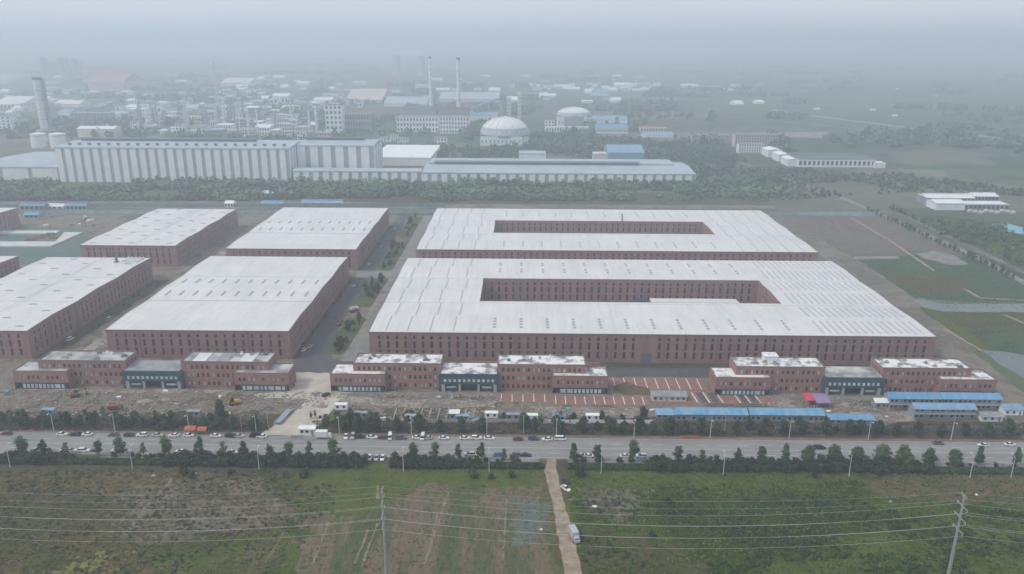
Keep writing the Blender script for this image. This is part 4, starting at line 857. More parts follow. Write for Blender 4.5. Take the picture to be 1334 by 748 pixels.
def car_parts(kind):
    body, glass = MB(), MB()
    if kind == 'sedan':
        Lh, w = 2.3, .9
        loft(body, [(-2.3, sect(.76, .38, .80)), (-2.1, sect(.86, .24, .98)), (-1.2, sect(w, .2, 1.02)), (.9, sect(w, .2, 1.0)), (1.9, sect(.87, .22, .84)), (2.3, sect(.72, .32, .66))])
        loft(glass, [(-1.75, sect(.70, .98, 1.02, .9)), (-1.0, sect(.77, .98, 1.40, .76)), (.15, sect(.78, .98, 1.44, .76)), (1.15, sect(.74, .96, 1.02, .9))])
        roof = MB().box(-1.0, .15, -.57, .57, 1.405, 1.465); wb, wr = 1.38, .32
    elif kind == 'suv':
        Lh, w = 2.35, .95
        loft(body, [(-2.35, sect(.86, .36, 1.05)), (-2.2, sect(.92, .28, 1.12)), (-1.0, sect(w, .26, 1.12)), (1.0, sect(w, .26, 1.1)), (2.0, sect(.9, .28, 1.02)), (2.35, sect(.78, .36, .84))])
        loft(glass, [(-2.2, sect(.80, 1.08, 1.14, .92)), (-1.9, sect(.82, 1.08, 1.66, .82)), (.2, sect(.83, 1.08, 1.72, .80)), (1.2, sect(.78, 1.06, 1.14, .92))])
        roof = MB().box(-1.9, .2, -.66, .66, 1.68, 1.75); wb, wr = 1.42, .36
    else:
        Lh, w = 2.45, .9
        loft(body, [(-2.45, sect(.84, .34, 1.1)), (-2.3, sect(.9, .28, 1.22)), (1.5, sect(w, .28, 1.2)), (2.25, sect(.88, .3, 1.02)), (2.45, sect(.8, .34, .8))])
        loft(glass, [(-2.4, sect(.80, 1.18, 1.24, .94)), (-2.25, sect(.84, 1.18, 1.86, .88)), (1.2, sect(.84, 1.18, 1.88, .88)), (2.0, sect(.78, 1.14, 1.22, .94))])
        roof = MB().box(-2.25, 1.2, -.74, .74, 1.85, 1.93); wb, wr = 1.5, .34
    wh = MB(); wh.tube((0, -.11, 0), (0, .11, 0), wr, n=12)
    rm = MB(); rm.tube((0, -.125, 0), (0, .125, 0), wr*.58, n=10)
    return dict(body=body, glass=glass.mesh('glasshouse', m_glass), roof=roof, wh=wh.mesh('tyre', m_tyre), rm=rm.mesh('rim', m_rim), L=Lh, w=w, wb=wb, wr=wr, zl=.62 if kind == 'sedan' else .8,
                hl=MB().box(-.06, .05, -.16, .16, -.07, .07).mesh('headlight', m_lampg), tl=MB().box(-.05, .06, -.14, .14, -.08, .08).mesh('tail_light', m_tail))
CARP = {k: car_parts(k) for k in ('sedan', 'suv', 'minivan')}
def car(kind, colour, x, y, rz, label, group, z=.1):
    c = CARP[kind]; r = thing('parked_car', label, 'car', (x, y, z), rz, group)
    obj('body', cached(('cb', kind, colour), lambda: c['body'].mesh('body', PAINT[colour])), r); obj('glasshouse', c['glass'], r)
    obj('roof', cached(('cr', kind, colour), lambda: c['roof'].mesh('roof', PAINT[colour])), r)
    for sx in (-1, 1):
        for sy in (-1, 1):
            w = obj('wheel', c['wh'], r, (sx*c['wb'], sy*(c['w']-.1), c['wr'])); obj('rim', c['rm'], w)
    for sy in (-1, 1):
        obj('headlight', c['hl'], r, (c['L']-.12, sy*.58, c['zl'])); obj('tail_light', c['tl'], r, (-c['L']+.06, sy*.62, c['zl']+.15))
    return r
FARSIDE = [(78, 'sedan', 'white'), (96, 'suv', 'black'), (111, 'sedan', 'white'), (146, 'sedan', 'grey'), (167, 'sedan', 'black'), (184, 'suv', 'white'), (204, 'sedan', 'silver'), (226, 'sedan', 'white'), (245, 'sedan', 'white'), (281, 'sedan', 'white'), (300, 'suv', 'black'), (311, 'sedan', 'silver'), (332, 'minivan', 'black'), (341, 'sedan', 'white'),
           (469, 'suv', 'black'), (485, 'sedan', 'white'), (500, 'sedan', 'maroon'), (523, 'suv', 'grey'), (544, 'sedan', 'white'), (557, 'sedan', 'silver'), (578.6, 'sedan', 'white'), (606, 'sedan', 'white'), (621, 'suv', 'white'), (637.6, 'sedan', 'white'), (675, 'sedan', 'maroon'), (695, 'suv', 'blue'), (712.7, 'sedan', 'white'), (730, 'minivan', 'white'), (4, 'sedan', 'maroon'), (1213, 'sedan', 'grey')]
for px, k, c in FARSIDE: car(k, c, G(px, 570).x, 300.2+rnd.uniform(-.25, .2), rnd.choice((0, 0, math.pi))+rnd.uniform(-.03, .03), f'{c} {k} parked along the compound side kerb {zone(G(px, 570).x)}', 'cars parked along the compound side kerb')
for px, k, c in ((451, 'sedan', 'white'), (460, 'suv', 'silver'), (508.6, 'minivan', 'white'), (551, 'minivan', 'white')): car(k, c, G(px, 570).x, 300.6, -math.pi/2+rnd.uniform(-.15, .15), f'{c} {k} parked nose out at the compound side kerb', 'cars parked nose out')
NEARSIDE = [(45, 'sedan', 'white'), (57, 'sedan', 'silver'), (81, 'sedan', 'white'), (88.5, 'sedan', 'silver'), (101, 'sedan', 'white'), (106.5, 'suv', 'white'), (149, 'sedan', 'white'), (161, 'sedan', 'silver'), (234, 'sedan', 'white'), (302, 'sedan', 'white'), (612, 'suv', 'silver'), (624, 'sedan', 'white'), (650, 'sedan', 'teal'), (671, 'suv', 'grey'), (685, 'sedan', 'black'), (757, 'sedan', 'silver'), (767, 'sedan', 'white'), (776, 'sedan', 'white'), (814, 'sedan', 'white'), (834, 'suv', 'white'), (752, 'sedan', 'black')]
for px, k, c in NEARSIDE: car(k, c, G(px, 592).x, 286.4+rnd.uniform(-.2, .2), rnd.choice((0, math.pi))+rnd.uniform(-.03, .03), f'{c} {k} parked along the field side kerb {zone(G(px, 592).x)}', 'cars parked along the field side kerb')
for px, c in ((482, 'white'), (491, 'silver'), (499, 'white')): car('sedan', c, G(px, 597).x, 283.2, -math.pi/2, f'{c} sedan parked facing the ploughed field in the shrub gap', 'cars parked facing the ploughed field', .05)
car('suv', 'black', G(1063, 579).x, 295.2, 0, 'black suv driving on the open road', None)
car('sedan', 'white', G(1280, 581).x, 298.6, math.pi, 'white sedan driving along the compound side lane', 'white sedans on the eastern road')
car('sedan', 'white', G(1316, 581).x, 299.6, 0, 'white sedan driving along the compound side lane', 'white sedans on the eastern road')
p = G(737, 638); car('sedan', 'white', p.x, p.y, math.radians(-52), 'white sedan stopped on the dirt road in the fields', None)
p = G(732, 632); car('sedan', 'black', p.x+1.5, p.y+2.0, math.radians(-58), 'black sedan beside the white sedan on the dirt road', None)
p = G(425, 516); car('suv', 'black', p.x, p.y, math.radians(60), 'black suv crossing the pale entrance yard', None, .13)
for px, py, c in ((396, 457, 'white'), (404, 452, 'silver'), (461, 373, 'white'), (481, 345, 'white'), (497, 322, 'silver'), (515, 299, 'white')):
    p = G(px, py); car('sedan', c, p.x, p.y, math.radians(85), f'{c} sedan on the service road between the halls', 'cars on the service road', .06)
for px, py, c in ((92, 443, 'white'), (143, 417, 'silver')):
    p = G(px, py); car('minivan', c, p.x, p.y, math.radians(80), f'{c} minivan on the dirt lane between brick halls', 'minivans on the dirt lane', .08)
def truck(x, y, rz, cab, box, label, L=6.2, hb=2.6, name='box_truck', z=.1, tip=False):
    r = thing(name, label, 'truck', (x, y, z), rz)
    b = MB(); loft(b, [(1.75, sect(1.0, .55, 2.3, .94)), (3.0, sect(1.0, .5, 2.25, .92)), (3.5, sect(.96, .5, 1.5, .95))]); obj('cab', b.mesh('cab', cab), r)
    obj('windscreen', MB().box(3.05, 3.3, -.8, .8, 1.5, 2.1).mesh('windscreen', m_glass), r)
    obj('chassis', MB().box(-3.2, 3.0, -.5, .5, .5, .8).mesh('chassis', m_dark), r)
    if tip:
        t = MB(); loft(t, [(-3.3, [(-1.0, .9), (1.0, .9), (1.2, 2.2), (-1.2, 2.2)]), (1.6, [(-1.0, .9), (1.0, .9), (1.2, 2.4), (-1.2, 2.4)])]); obj('tipper_body', t.mesh('tipper_body', box), r)
    else: obj('cargo_box', MB().box(-3.3, 1.6, -1.15, 1.15, .85, .85+hb).box(-3.35, -3.3, -1.1, 1.1, .9, .8+hb).mesh('cargo_box', box), r)
    for sx in (-2.2, 2.5):
        for sy in (-1, 1): obj('rim', CARP['suv']['rm'], obj('wheel', CARP['suv']['wh'], r, (sx, sy*.98, .45), 0, 1.25))
    return r
truck(G(422, 571).x, 300.0, 0, PAINT['white'], m_white, 'white box truck parked beside the entrance gate')
p = G(748, 702); truck(p.x, p.y, math.radians(-75), PAINT['silver'], PAINT['silver'], 'pale box truck standing on the dirt road in the fields', z=.09)
p = G(150, 534); truck(p.x, p.y, 0, m_rust, m_rust, 'rust red tipper truck on the building site', name='tipper_truck', tip=True, z=.03)
def excavator(px, py, rz, mat, label, s=1.0):
    p = G(px, py); r = thing('excavator', label, 'excavator', (p.x, p.y, .05), rz, scale=s)
    for sy in (-1, 1): obj('track', MB().extr([(-1.9, .35), (-1.6, 0), (1.6, 0), (1.9, .35), (1.6, .8), (-1.6, .8)], sy*1.1-.28, sy*1.1+.28).mesh('track', m_tyre), r)
    b = MB(); loft(b, [(-2.0, sect(1.2, .85, 1.9)), (-.4, sect(1.25, .82, 1.95)), (1.3, sect(1.2, .82, 1.6))]); obj('body', b.mesh('body', mat), r)
    c = MB(); loft(c, [(-.1, [(.2, 1.6), (1.15, 1.6), (1.1, 3.0), (.25, 3.0)]), (1.0, [(.2, 1.6), (1.15, 1.6), (1.1, 2.95), (.25, 2.95)]), (1.4, [(.2, 1.55), (1.15, 1.55), (1.1, 2.2), (.25, 2.2)])]); obj('cab', c.mesh('cab', m_glass), r)
    b = MB().tube((1.0, -.3, 1.6), (2.9, -.3, 4.2), .3, .26).tube((2.9, -.3, 4.2), (4.6, -.3, 3.9), .26, .22); obj('boom', b.mesh('boom', mat), r)
    obj('arm', MB().tube((4.6, -.3, 3.95), (5.1, -.3, 1.5), .22, .16).mesh('arm', mat), r)
    obj('bucket', MB().extr([(4.6, .9), (5.3, 1.5), (5.5, .9), (5.0, .1), (4.5, .3)], -.85, .25).mesh('bucket', m_dark), r); return r
excavator(305, 527, math.radians(200), m_yel, 'yellow excavator parked on the building site by the entrance', 1.15)
excavator(98, 517, math.radians(30), m_rust, 'rusty orange excavator in front of the western office', 1.0)
excavator(441, 424, math.radians(80), m_redt, 'red excavator on the grassy median of the service road')
def mixer(px, py):
    p = G(px, py); r = thing('concrete_mixer', 'yellow and white concrete mixer with a feed boom on the service road', 'mixer', (p.x, p.y, .06), math.radians(60))
    obj('chassis', MB().box(-3.4, 3.4, -1.1, 1.1, .5, 1.0).mesh('chassis', m_dark), r)
    b = MB(); loft(b, [(2.0, sect(1.15, .9, 2.8)), (3.4, sect(1.15, .7, 2.6))]); obj('cab', b.mesh('cab', m_white), r)
    b = MB(); b.tube((-3.2, 0, 2.6), (-2.0, 0, 2.4), .7, 1.3, n=12); b.tube((-2.0, 0, 2.4), (.6, 0, 2.2), 1.3, 1.3, n=12); b.tube((.6, 0, 2.2), (1.7, 0, 2.0), 1.3, .7, n=12); obj('drum', b.mesh('drum', m_cream), r)
    b = MB(); b.tube((1.6, 0, 3), (-3.6, 0, 4.6), .2, .2).tube((-3.6, 0, 4.6), (-6.5, 0, 2.6), .2, .15); obj('feed_boom', b.mesh('feed_boom', m_yel), r)
    for sx in (-2.4, -1.3, 2.5):
        for sy in (-1, 1): obj('rim', CARP['suv']['rm'], obj('wheel', CARP['suv']['wh'], r, (sx, sy*1.02, .5), 0, 1.35))
mixer(461, 406)
# motorbikes parked in the near kerb
def bike(px):
    r = thing('motorbike', 'dark motorbike parked near the field side shrubs', 'motorbike', (G(px, 594).x, 285.6, .1), math.pi/2+rnd.uniform(-.3, .3), 'motorbikes near the field side shrubs')
    for sx in (-.65, .65): obj('wheel', cached('bw', lambda: MB().tube((0, -.06, 0), (0, .06, 0), .31, n=12).mesh('wheel', m_tyre)), r, (sx, 0, .31))
    obj('frame', cached('bf', lambda: MB().tube((-.65, 0, .35), (.35, 0, .75), .09).tube((.65, 0, .33), (.4, 0, 1.05), .06).box(-.3, .25, -.14, .14, .3, .62).mesh('frame', m_dark)), r)
    obj('seat', cached('bs', lambda: MB().box(-.6, .15, -.15, .15, .74, .86).mesh('seat', m_tyre)), r); obj('handlebar', cached('bh', lambda: MB().tube((.4, -.34, 1.05), (.4, .34, 1.05), .03).mesh('handlebar', m_metal)), r)
for px in (440, 445, 450, 456, 463, 468): bike(px)

# ------------------------------------------------------------------ street lamps, poles and cables
def lamp(x, y, rz, label, group, h=9.2):
    r = thing('street_lamp', label, 'street lamp', (x, y, 0), rz, group)
    obj('base', cached('lb', lambda: MB().box(-.22, .22, -.22, .22, 0, .35).mesh('base', m_conc)), r)
    obj('pole', cached(('lp', h), lambda: MB().tube((0, 0, .3), (0, 0, h), .14, .09, n=8).mesh('pole', m_lampg)), r)
    obj('arm', cached(('la', h), lambda: MB().tube((0, 0, h-.1), (0, 1.9, h+.5), .07, .06).mesh('arm', m_lampg)), r)
    obj('lamp_head', cached(('lh', h), lambda: MB().box(-.17, .17, 1.7, 2.6, h+.42, h+.58).mesh('lamp_head', m_lampg)), r)
for px in (4, 167, 335, 525, 637, 783, 941, 1103, 1258, 1310): lamp(G(px, 617).x, 273.5, 0, 'pale street lamp standing in the field side verge '+zone(G(px, 617).x), 'street lamps in the field side verge')
for px in (60, 142, 241, 330, 440, 535, 634, 725, 826, 925, 1027, 1129, 1235, 1330): lamp(G(px, 571).x, 303.4, math.pi, 'pale street lamp on the compound side pavement '+zone(G(px, 571).x), 'street lamps on the compound side pavement', 8.8)
for px, py in ((315, 560), (327, 560), (350, 560), (498, 561), (1088, 563), (1240, 568), (682, 566), (944, 562)):
    p = G(px, py); r = thing('utility_pole', 'bare concrete utility pole in the compound side verge', 'pole', (p.x, p.y, 0), 0, 'utility poles in the compound side verge')
    obj('shaft', cached('ups', lambda: MB().tube((0, 0, 0), (0, 0, 9.5), .17, .12, n=8).mesh('shaft', m_conc)), r); obj('crossarm', cached('upa', lambda: MB().box(-.9, .9, -.06, .06, 8.9, 9.05).mesh('crossarm', m_metal)), r)
PY, PH = 206.0, 34.6
ARMS = ((33.9, 2.0), (30.6, 2.7), (26.6, 3.1), (22.6, 2.7))
POLES = (-216, -41.3, 133.2, 307)
for i, x in enumerate(POLES):
    r = thing('power_pole', ('steel power pole west of the ploughed field', 'steel power pole with four crossarms in the ploughed field', 'steel power pole with four crossarms in the lush eastern field', 'steel power pole east of the lush field')[i], 'power pole', (x, PY, 0))
    obj('shaft', cached('pps', lambda: MB().tube((0, 0, 0), (0, 0, 18), .62, .45, n=12).tube((0, 0, 18), (0, 0, PH), .45, .24, n=12).mesh('shaft', m_metal)), r)
    for z, l in ARMS:
        obj('crossarm', cached(('ppa', l), lambda: MB().tube((0, 0, 0), (0, -l, .35), .17, .10).tube((0, 0, 0), (0, l, .35), .17, .10).mesh('crossarm', m_metal)), r, (0, 0, z))
        if z < 33:
            for s in (-1, 1):
                b = cached('ins', lambda: (lambda m: ([m.cyl(0, 0, -.75+k*.2, -.63+k*.2, .11, .05, 8) for k in range(4)], m)[1])(MB()).mesh('insulator', m_lampg)); obj('insulator', b, r, (0, s*l*.96, z+.3))
def cable(a, b, sag, label, rad):
    n = 22; P = [Vector(a).lerp(Vector(b), k/n)-Vector((0, 0, 4*sag*(k/n)*(1-k/n))) for k in range(n+1)]; m = MB()
    o = P[n//2].copy(); o.z = P[n//2].z
    for p, q in zip(P, P[1:]): m.tube(p-o, q-o, rad, n=4)
    t = obj('power_cable', m.mesh('power_cable', m_wire), None, o); return t
SPAN = ('between the western poles', 'over the ploughed field between the two poles', 'east of the last pole')
for i in range(3):
    for z, l in ARMS:
        for s in (-1, 1):
            top = z > 33; dz = .3 if top else -.5
            t = cable((POLES[i], PY+s*l*.96, z+dz), (POLES[i+1], PY+s*l*.96, z+dz), (4.2 if top else 5.6), '', .022 if top else .034)
            tag(t, ('thin earth wire strung ' if top else 'thick power cable strung ')+SPAN[i], 'cable', 'cables strung '+SPAN[i])

# ------------------------------------------------------------------ sheds and the building site
def shed(x0, x1, y0, y1, h, rise, wallm, roofm, label, wins=8, over=.5, storeys=1, cat='shed', z=.02):
    cx, cyy = (x0+x1)/2, (y0+y1)/2; hx, hy = (x1-x0)/2, (y1-y0)/2; r = thing('site_shed', label, cat, (cx, cyy, z))
    b = MB(); b.box(-hx, hx, -hy, hy, 0, h)
    for s in (-1, 1): b.poly([(s*hx, -hy*s, h), (s*hx, hy*s, h), (s*hx, 0, h+rise)])
    obj('wall', b.mesh('wall', wallm), r)
    b = MB(); k = rise/hy
    for s in (-1, 1):
        e = hy+over; zt, ze = h+rise+.06, h-over*k+.06
        A = [(-hx-over, 0, zt), (hx+over, 0, zt), (hx+over, s*e, ze), (-hx-over, s*e, ze)]
        if s > 0: A = A[::-1]
        A = A if s < 0 else A; b.poly(A[::-1]); b.poly([(x, y, zz-.1) for x, y, zz in A])
    b.box(-hx-over, hx+over, -hy-over-.05, -hy-over, h-over*k-.12, h-over*k+.05, 0)
    rf = obj('roof', b.mesh('roof', roofm), r)
    nr = max(2, int((x1-x0)/3.2))
    for i in range(nr+1):
        x = -hx-over+.1+(2*hx+2*over-.2)*i/nr; m = cached(('rib', round(hy, 2), round(rise, 2), over, roofm.name), lambda: (lambda b_: ([b_.quad((-.07, 0, h+rise+.13), (.07, 0, h+rise+.13), (.07, s*(hy+over), h-over*k+.13), (-.07, s*(hy+over), h-over*k+.13)) for s in (-1, 1)], b_)[1])(MB()).mesh('roof_rib', roofm))
        obj('roof_rib', m, rf, (x, 0, 0))
    for sto in range(storeys):
        for i in range(wins):
            x = -hx+(2*hx)*(i+.5)/wins; zz = sto*2.9+1.1
            if i % 4 == 2: obj('door', cached('sdoor', lambda: MB().box(-.45, .45, -.06, .02, -1.05, 1.0).mesh('door', m_slab)), r, (x, -hy-.01, zz))
            else: obj('window', cached('swin', lambda: MB().box(-.55, .55, -.05, .02, 0, .95).box(-.62, .62, -.09, .02, -.08, -.005).mesh('window', [m_glass])), r, (x, -hy-.01, zz))
    if storeys > 1:
        obj('gallery', MB().box(-hx, hx, -hy-1.3, -hy-.06, 2.8, 2.95).box(-hx, hx, -hy-1.3, -hy-1.25, 3.75, 3.82).mesh('gallery', m_metal), r)
    return r
shed(70.5, 102.5, 319.5, 326, 3.5, 1.5, m_shed, m_blue, 'long blue roofed site shed with a plain ridge beside its shorter neighbour', 14)
shed(104, 137, 319.8, 326.3, 3.5, 1.5, m_shed, m_blue, 'long blue roofed site shed next to the low patched blue shed', 14)
shed(138.5, 158.5, 317.6, 323.5, 2.4, 1.0, m_shed, m_blue, 'low patched blue roofed shed open to the road side', 7)
shed(62, 70, 321, 327, 2.4, 1.0, m_shed, m_bluep, 'short faded blue lean shed at the western end of the long sheds', 3)
shed(172, 196, 333, 339.5, 5.8, 1.5, m_shed, m_blue, 'two storey blue roofed site hostel, western one of the pair', 12, storeys=2)
shed(196.8, 223.5, 333.2, 339.7, 5.8, 1.5, m_shed, m_blue, 'two storey blue roofed site hostel, eastern one of the pair', 12, storeys=2)
shed(179, 206.5, 323.6, 329.6, 5.2, 1.4, m_shed, m_bluep, 'grey walled blue roofed hostel in front of the two storey pair', 12, storeys=2)
shed(222.5, 231, 328, 334, 3.2, 1.0, m_wallw, m_bluep, 'small pale blue cabin at the eastern end of the hostels', 3)
shed(208.5, 218, 321.5, 326.5, 2.6, .7, m_wallw, m_slab, 'small grey roofed white cabin beside the hostels', 3)
shed(166, 171.5, 334, 338.5, 3.2, 1.0, m_shed, m_white, 'small white roofed cabin beside the two storey hostel', 2)
shed(63, 79, 339, 345, 3.0, 1.0, m_cream, m_slab, 'grey roofed cream cabin on the red parking court', 6)
shed(-31.5, -27.5, 318.5, 322, 3.2, .4, m_shed, m_white, 'small white roofed guard box by the excavation', 2)
for i, (px, py, wm, nm) in enumerate(((470, 545, m_shed, 'grey'), (602, 549, m_bluep, 'blue'), (640, 545, m_wallw, 'white'), (668, 547, m_shed, 'grey'), (692, 548, m_wallw, 'white'), (728, 549, m_bluep, 'blue'), (772, 548, m_wallw, 'white'), (252, 543, m_shed, 'grey'), (290, 547, m_wallw, 'white'), (62, 541, m_bluep, 'blue'), (444, 534, m_wallw, 'white'), (536, 549, m_teal2, 'teal'))):
    p = G(px, py); o = shed(p.x-3, p.x+3, p.y, p.y+2.5, 2.5, .12, wm, wm, f'{nm} site container behind the compound side trees '+zone(p.x), 2, .08, cat='container'); o['group'] = 'site containers behind the roadside trees'
p = G(398, 571); shed(p.x-3.3, p.x+3.3, 302.6, 305.8, 3.0, .5, m_white, m_white, 'white gatehouse at the compound entrance', 3, z=.13)
def awning(px0, px1, py, h, mat, label, d=6, cat='canopy'):
    a, b = G(px0, py), G(px1, py); r = thing('site_canopy', label, cat, ((a.x+b.x)/2, a.y, .02)); hx = (b.x-a.x)/2
    m = MB(); n = 8
    for i in range(n):
        t0, t1 = i/n, (i+1)/n; f = lambda t: h+1.1*math.sin(math.pi*t)
        m.quad((-hx, d*t0, f(t0)), (hx, d*t0, f(t0)+.1), (hx, d*t1, f(t1)+.1), (-hx, d*t1, f(t1))); m.quad((-hx, d*t1, f(t1)-.12), (hx, d*t1, f(t1)-.02), (hx, d*t0, f(t0)-.02), (-hx, d*t0, f(t0)-.12))
    obj('canopy_roof', m.mesh('canopy_roof', mat), r)
    for x in (-hx+.2, hx-.2):
        for y in (.2, d-.2): obj('post', cached(('aw', h), lambda: MB().box(-.08, .08, -.08, .08, 0, h).mesh('post', m_metal)), r, (x, y, 0))
awning(1049, 1062, 530, 3.0, m_pink, 'pink arched canopy on the site in front of the eastern office', 9)
awning(1063, 1082, 533, 3.0, m_purp, 'purple arched canopy beside the pink one', 11)
awning(240, 255, 568, 2.6, m_orange, 'larger orange red market canopy at the compound side kerb', 4)
awning(257, 269, 568, 2.3, m_orange, 'smaller orange red market canopy beside the larger one', 3.5)
r = thing('barrier_heap', 'heap of orange red plastic barriers on the compound side pavement', 'barriers', (G(900, 575).x, 303.2, .2))
for k in range(7): obj('barrier', cached('bar', lambda: MB().extr([(-.25, 0), (.25, 0), (.12, .9), (-.12, .9)], -.8, .8).mesh('barrier', m_orange)), r, (-3.4+k*1.1, rnd.uniform(-.3, .3), 0 if k % 3 else .0), rnd.uniform(-.6, 1.6))
# stacked blue-grey sheets along the entrance road
r = thing('sheet_stack', 'long stack of blue grey sheets beside the entrance road', 'stack', (-106.8, 318.5, .03), math.radians(-8))
for k in range(7): obj('sheet', cached('sheet', lambda: MB().box(-1.3, 1.3, -6.5, 6.5, 0, .16).mesh('sheet', m_shed)), r, (rnd.uniform(-.4, .4), rnd.uniform(-.8, .8), k*.19), rnd.uniform(-.03, .03))
# boundary wall and hoardings
def wall_run(px0, px1, py, h, mat, label, name='boundary_wall', cat='wall', bay=4.0, th=.3):
    a, b = G(px0, py), G(px1, py); L = b.x-a.x; r = thing(name, label, cat, (a.x, a.y, 0)); n = max(1, int(L/bay)); st = L/n
    pm = MB().box(.12, st-.12, -th/3, th/3, 0, h-.15).mesh('wall_panel', mat); po = MB().box(-.12, .12, -th/2, th/2, 0, h).mesh('post', m_conc)
    for i in range(n): obj('wall_panel', pm, r, (i*st, (b.y-a.y)*i/n, 0))
    for i in range(n+1): obj('post', po, r, (i*st, (b.y-a.y)*i/n, 0))
wall_run(555, 705, 551, 2.0, m_conc, 'pale concrete boundary wall by the red parking court')
wall_run(706, 850, 552, 2.0, m_wallw, 'white boundary wall behind the roadside trees')
wall_run(1010, 1330, 560, 1.8, m_roofd, 'dark boundary fence in front of the blue site sheds', 'boundary_fence', 'fence')
wall_run(380, 394, 571, 1.6, m_metal, 'steel entrance gate beside the gatehouse', 'entrance_gate', 'gate', 1.4, .16)
wall_run(-60, 420, 279, 4.5, m_teal2, 'teal hoarding along the lane behind the western halls', 'hoarding', 'hoarding', 12)
wall_run(505, 580, 278.5, 4.5, m_teal2, 'teal hoarding at the end of the service road', 'hoarding', 'hoarding', 12)
wall_run(1003, 1140, 281, 4.0, m_teal2, 'teal hoarding north of the tilled field', 'hoarding', 'hoarding', 12)
wall_run(-60, 580, 269.5, 3.5, m_teal, 'long teal hoarding on the woodland side of the lane', 'hoarding', 'hoarding', 14)
# retaining frames in the excavation
for k in range(10):
    p = G(512+k*11.5, 546); r = thing('shoring_frame', 'pale inclined shoring frame in the excavation', 'frame', (p.x, p.y, .05), 0, 'shoring frames in the excavation')
    obj('beam', cached('shb', lambda: MB().tube((0, 0, 0), (.9, 5.5, 2.6), .2).mesh('beam', m_conc)), r); obj('strut', cached('sht', lambda: MB().tube((.9, 5.5, 0), (.9, 5.5, 2.6), .15).mesh('strut', m_conc)), r)
# material stacks, slabs and spoil heaps
def heap(px, py, w, d, h, mat, label, group=None, seed=0):
    g = random.Random(seed); p = G(px, py); m = MB(); N, K = 12, 5; ring = []
    for k in range(K):
        t = k/(K-1); ring.append([(math.cos(6.283*i/N)*w*(1-t*.92)*g.uniform(.8, 1.15), math.sin(6.283*i/N)*d*(1-t*.92)*g.uniform(.8, 1.15), h*(1-(1-t)**1.7)*g.uniform(.9, 1.1) if k else -.05) for i in range(N)])
    for k in range(K-1):
        for i in range(N): j = (i+1) % N; m.quad(ring[k][i], ring[k][j], ring[k+1][j], ring[k+1][i])
    m.poly(ring[-1]); tag(obj('spoil_heap', m.mesh('spoil_heap', mat), None, (p.x, p.y, .03)), label, 'heap', group)
for i, (px, py, w, d, h, mt) in enumerate(((20, 518, 5, 3, 1.2, gm_sitel), (45, 528, 6, 3, 1.4, gm_site), (190, 524, 5, 2.5, 1.2, gm_sitel), (215, 520, 4, 2.2, 1.0, gm_sitel), (240, 540, 6, 3, 1.6, gm_verge), (270, 528, 5, 3, 1.3, gm_site), (330, 538, 4, 2.5, 1.2, gm_brown), (420, 530, 3, 2, .9, gm_sitel), (470, 537, 6, 3, 1.5, gm_brown), (615, 541, 5, 3, 1.8, gm_sitel), (690, 541, 4, 2, 1.2, gm_brown), (1025, 524, 6, 3, 1.3, gm_sitel), (1105, 528, 4, 2.5, 1.4, gm_sitel), (1120, 540, 4, 2, 1, gm_sitel), (830, 508, 8, 4, 1.0, gm_brown), (120, 545, 7, 3, 1.2, gm_verge), (70, 543, 6, 3, 1.3, gm_verge))):
    heap(px, py, w, d, h, mt, {gm_sitel: 'pale rubble heap on the building site', gm_site: 'grey earth heap on the building site', gm_verge: 'weedy spoil heap on the building site', gm_brown: 'brown soil heap on the building site'}[mt], 'spoil heaps on the building site', i)
def pallet(px, py, mat, label, w, d, h, n, rz):
    p = G(px, py); r = thing('material_stack', label, 'stack', (p.x, p.y, .06), rz, 'material stacks on the building site')
    for k in range(n): obj('layer', cached(('pl', mat.name, round(w, 1), round(d, 1), h), lambda: MB().box(-w, w, -d, d, 0, h).mesh('layer', mat)), r, (rnd.uniform(-.15, .15), rnd.uniform(-.1, .1), k*(h+.03)), rnd.uniform(-.04, .04))
for k in range(60):
    a = rnd.choice(((0, 235, 508, 528), (240, 345, 512, 532), (345, 440, 492, 526), (440, 660, 513, 524), (690, 860, 533, 545), (1000, 1160, 520, 545), (470, 660, 546, 552)))
    mt, nm = rnd.choice(((m_white, 'white panel'), (m_white, 'white panel'), (m_conc, 'concrete block'), (m_rust, 'rusty steel'), (m_slab, 'grey sheet'), (m_bluep, 'blue sheet'), (m_sill, 'pale brick'), (m_sill, 'pale brick')))
    pallet(rnd.uniform(a[0], a[1]), rnd.uniform(a[2], a[3]), mt, f'small {nm} stack on the building site', rnd.choice((.6, 1.0, 1.4)), rnd.choice((.5, .8)), rnd.choice((.2, .35)), rnd.randint(1, 4), rnd.uniform(-.6, .6))
def rubble(zones, n, label, seed):
    g = np.random.RandomState(seed); P = np.concatenate([fill(z, int(n*w)) for z, w in zones]); N = len(P); a = g.uniform(0, 6.283, N); c, s_ = np.cos(a), np.sin(a)
    lx, ly, lz = g.uniform(.12, .55, N)*g.choice([1, 1, 2.4], N), g.uniform(.1, .4, N), g.uniform(.1, .45, N)
    def V(i, j, k): return np.stack([P[:, 0]+i*lx*c-j*ly*s_, P[:, 1]+i*lx*s_+j*ly*c, .1+k*lz], 1)
    F = [(( -1, -1, 1), (1, -1, 1), (1, 1, 1), (-1, 1, 1)), ((-1, -1, 0), (1, -1, 0), (1, -1, 1), (-1, -1, 1)), ((1, -1, 0), (1, 1, 0), (1, 1, 1), (1, -1, 1)), ((1, 1, 0), (-1, 1, 0), (-1, 1, 1), (1, 1, 1)), ((-1, 1, 0), (-1, -1, 0), (-1, -1, 1), (-1, 1, 1))]
    o = obj('rubble', np_mesh('rubble', np.concatenate([np.stack([V(*q) for q in f], 1) for f in F]), 4, m_rubble)); o['kind'] = 'stuff'; tag(o, label, 'rubble')
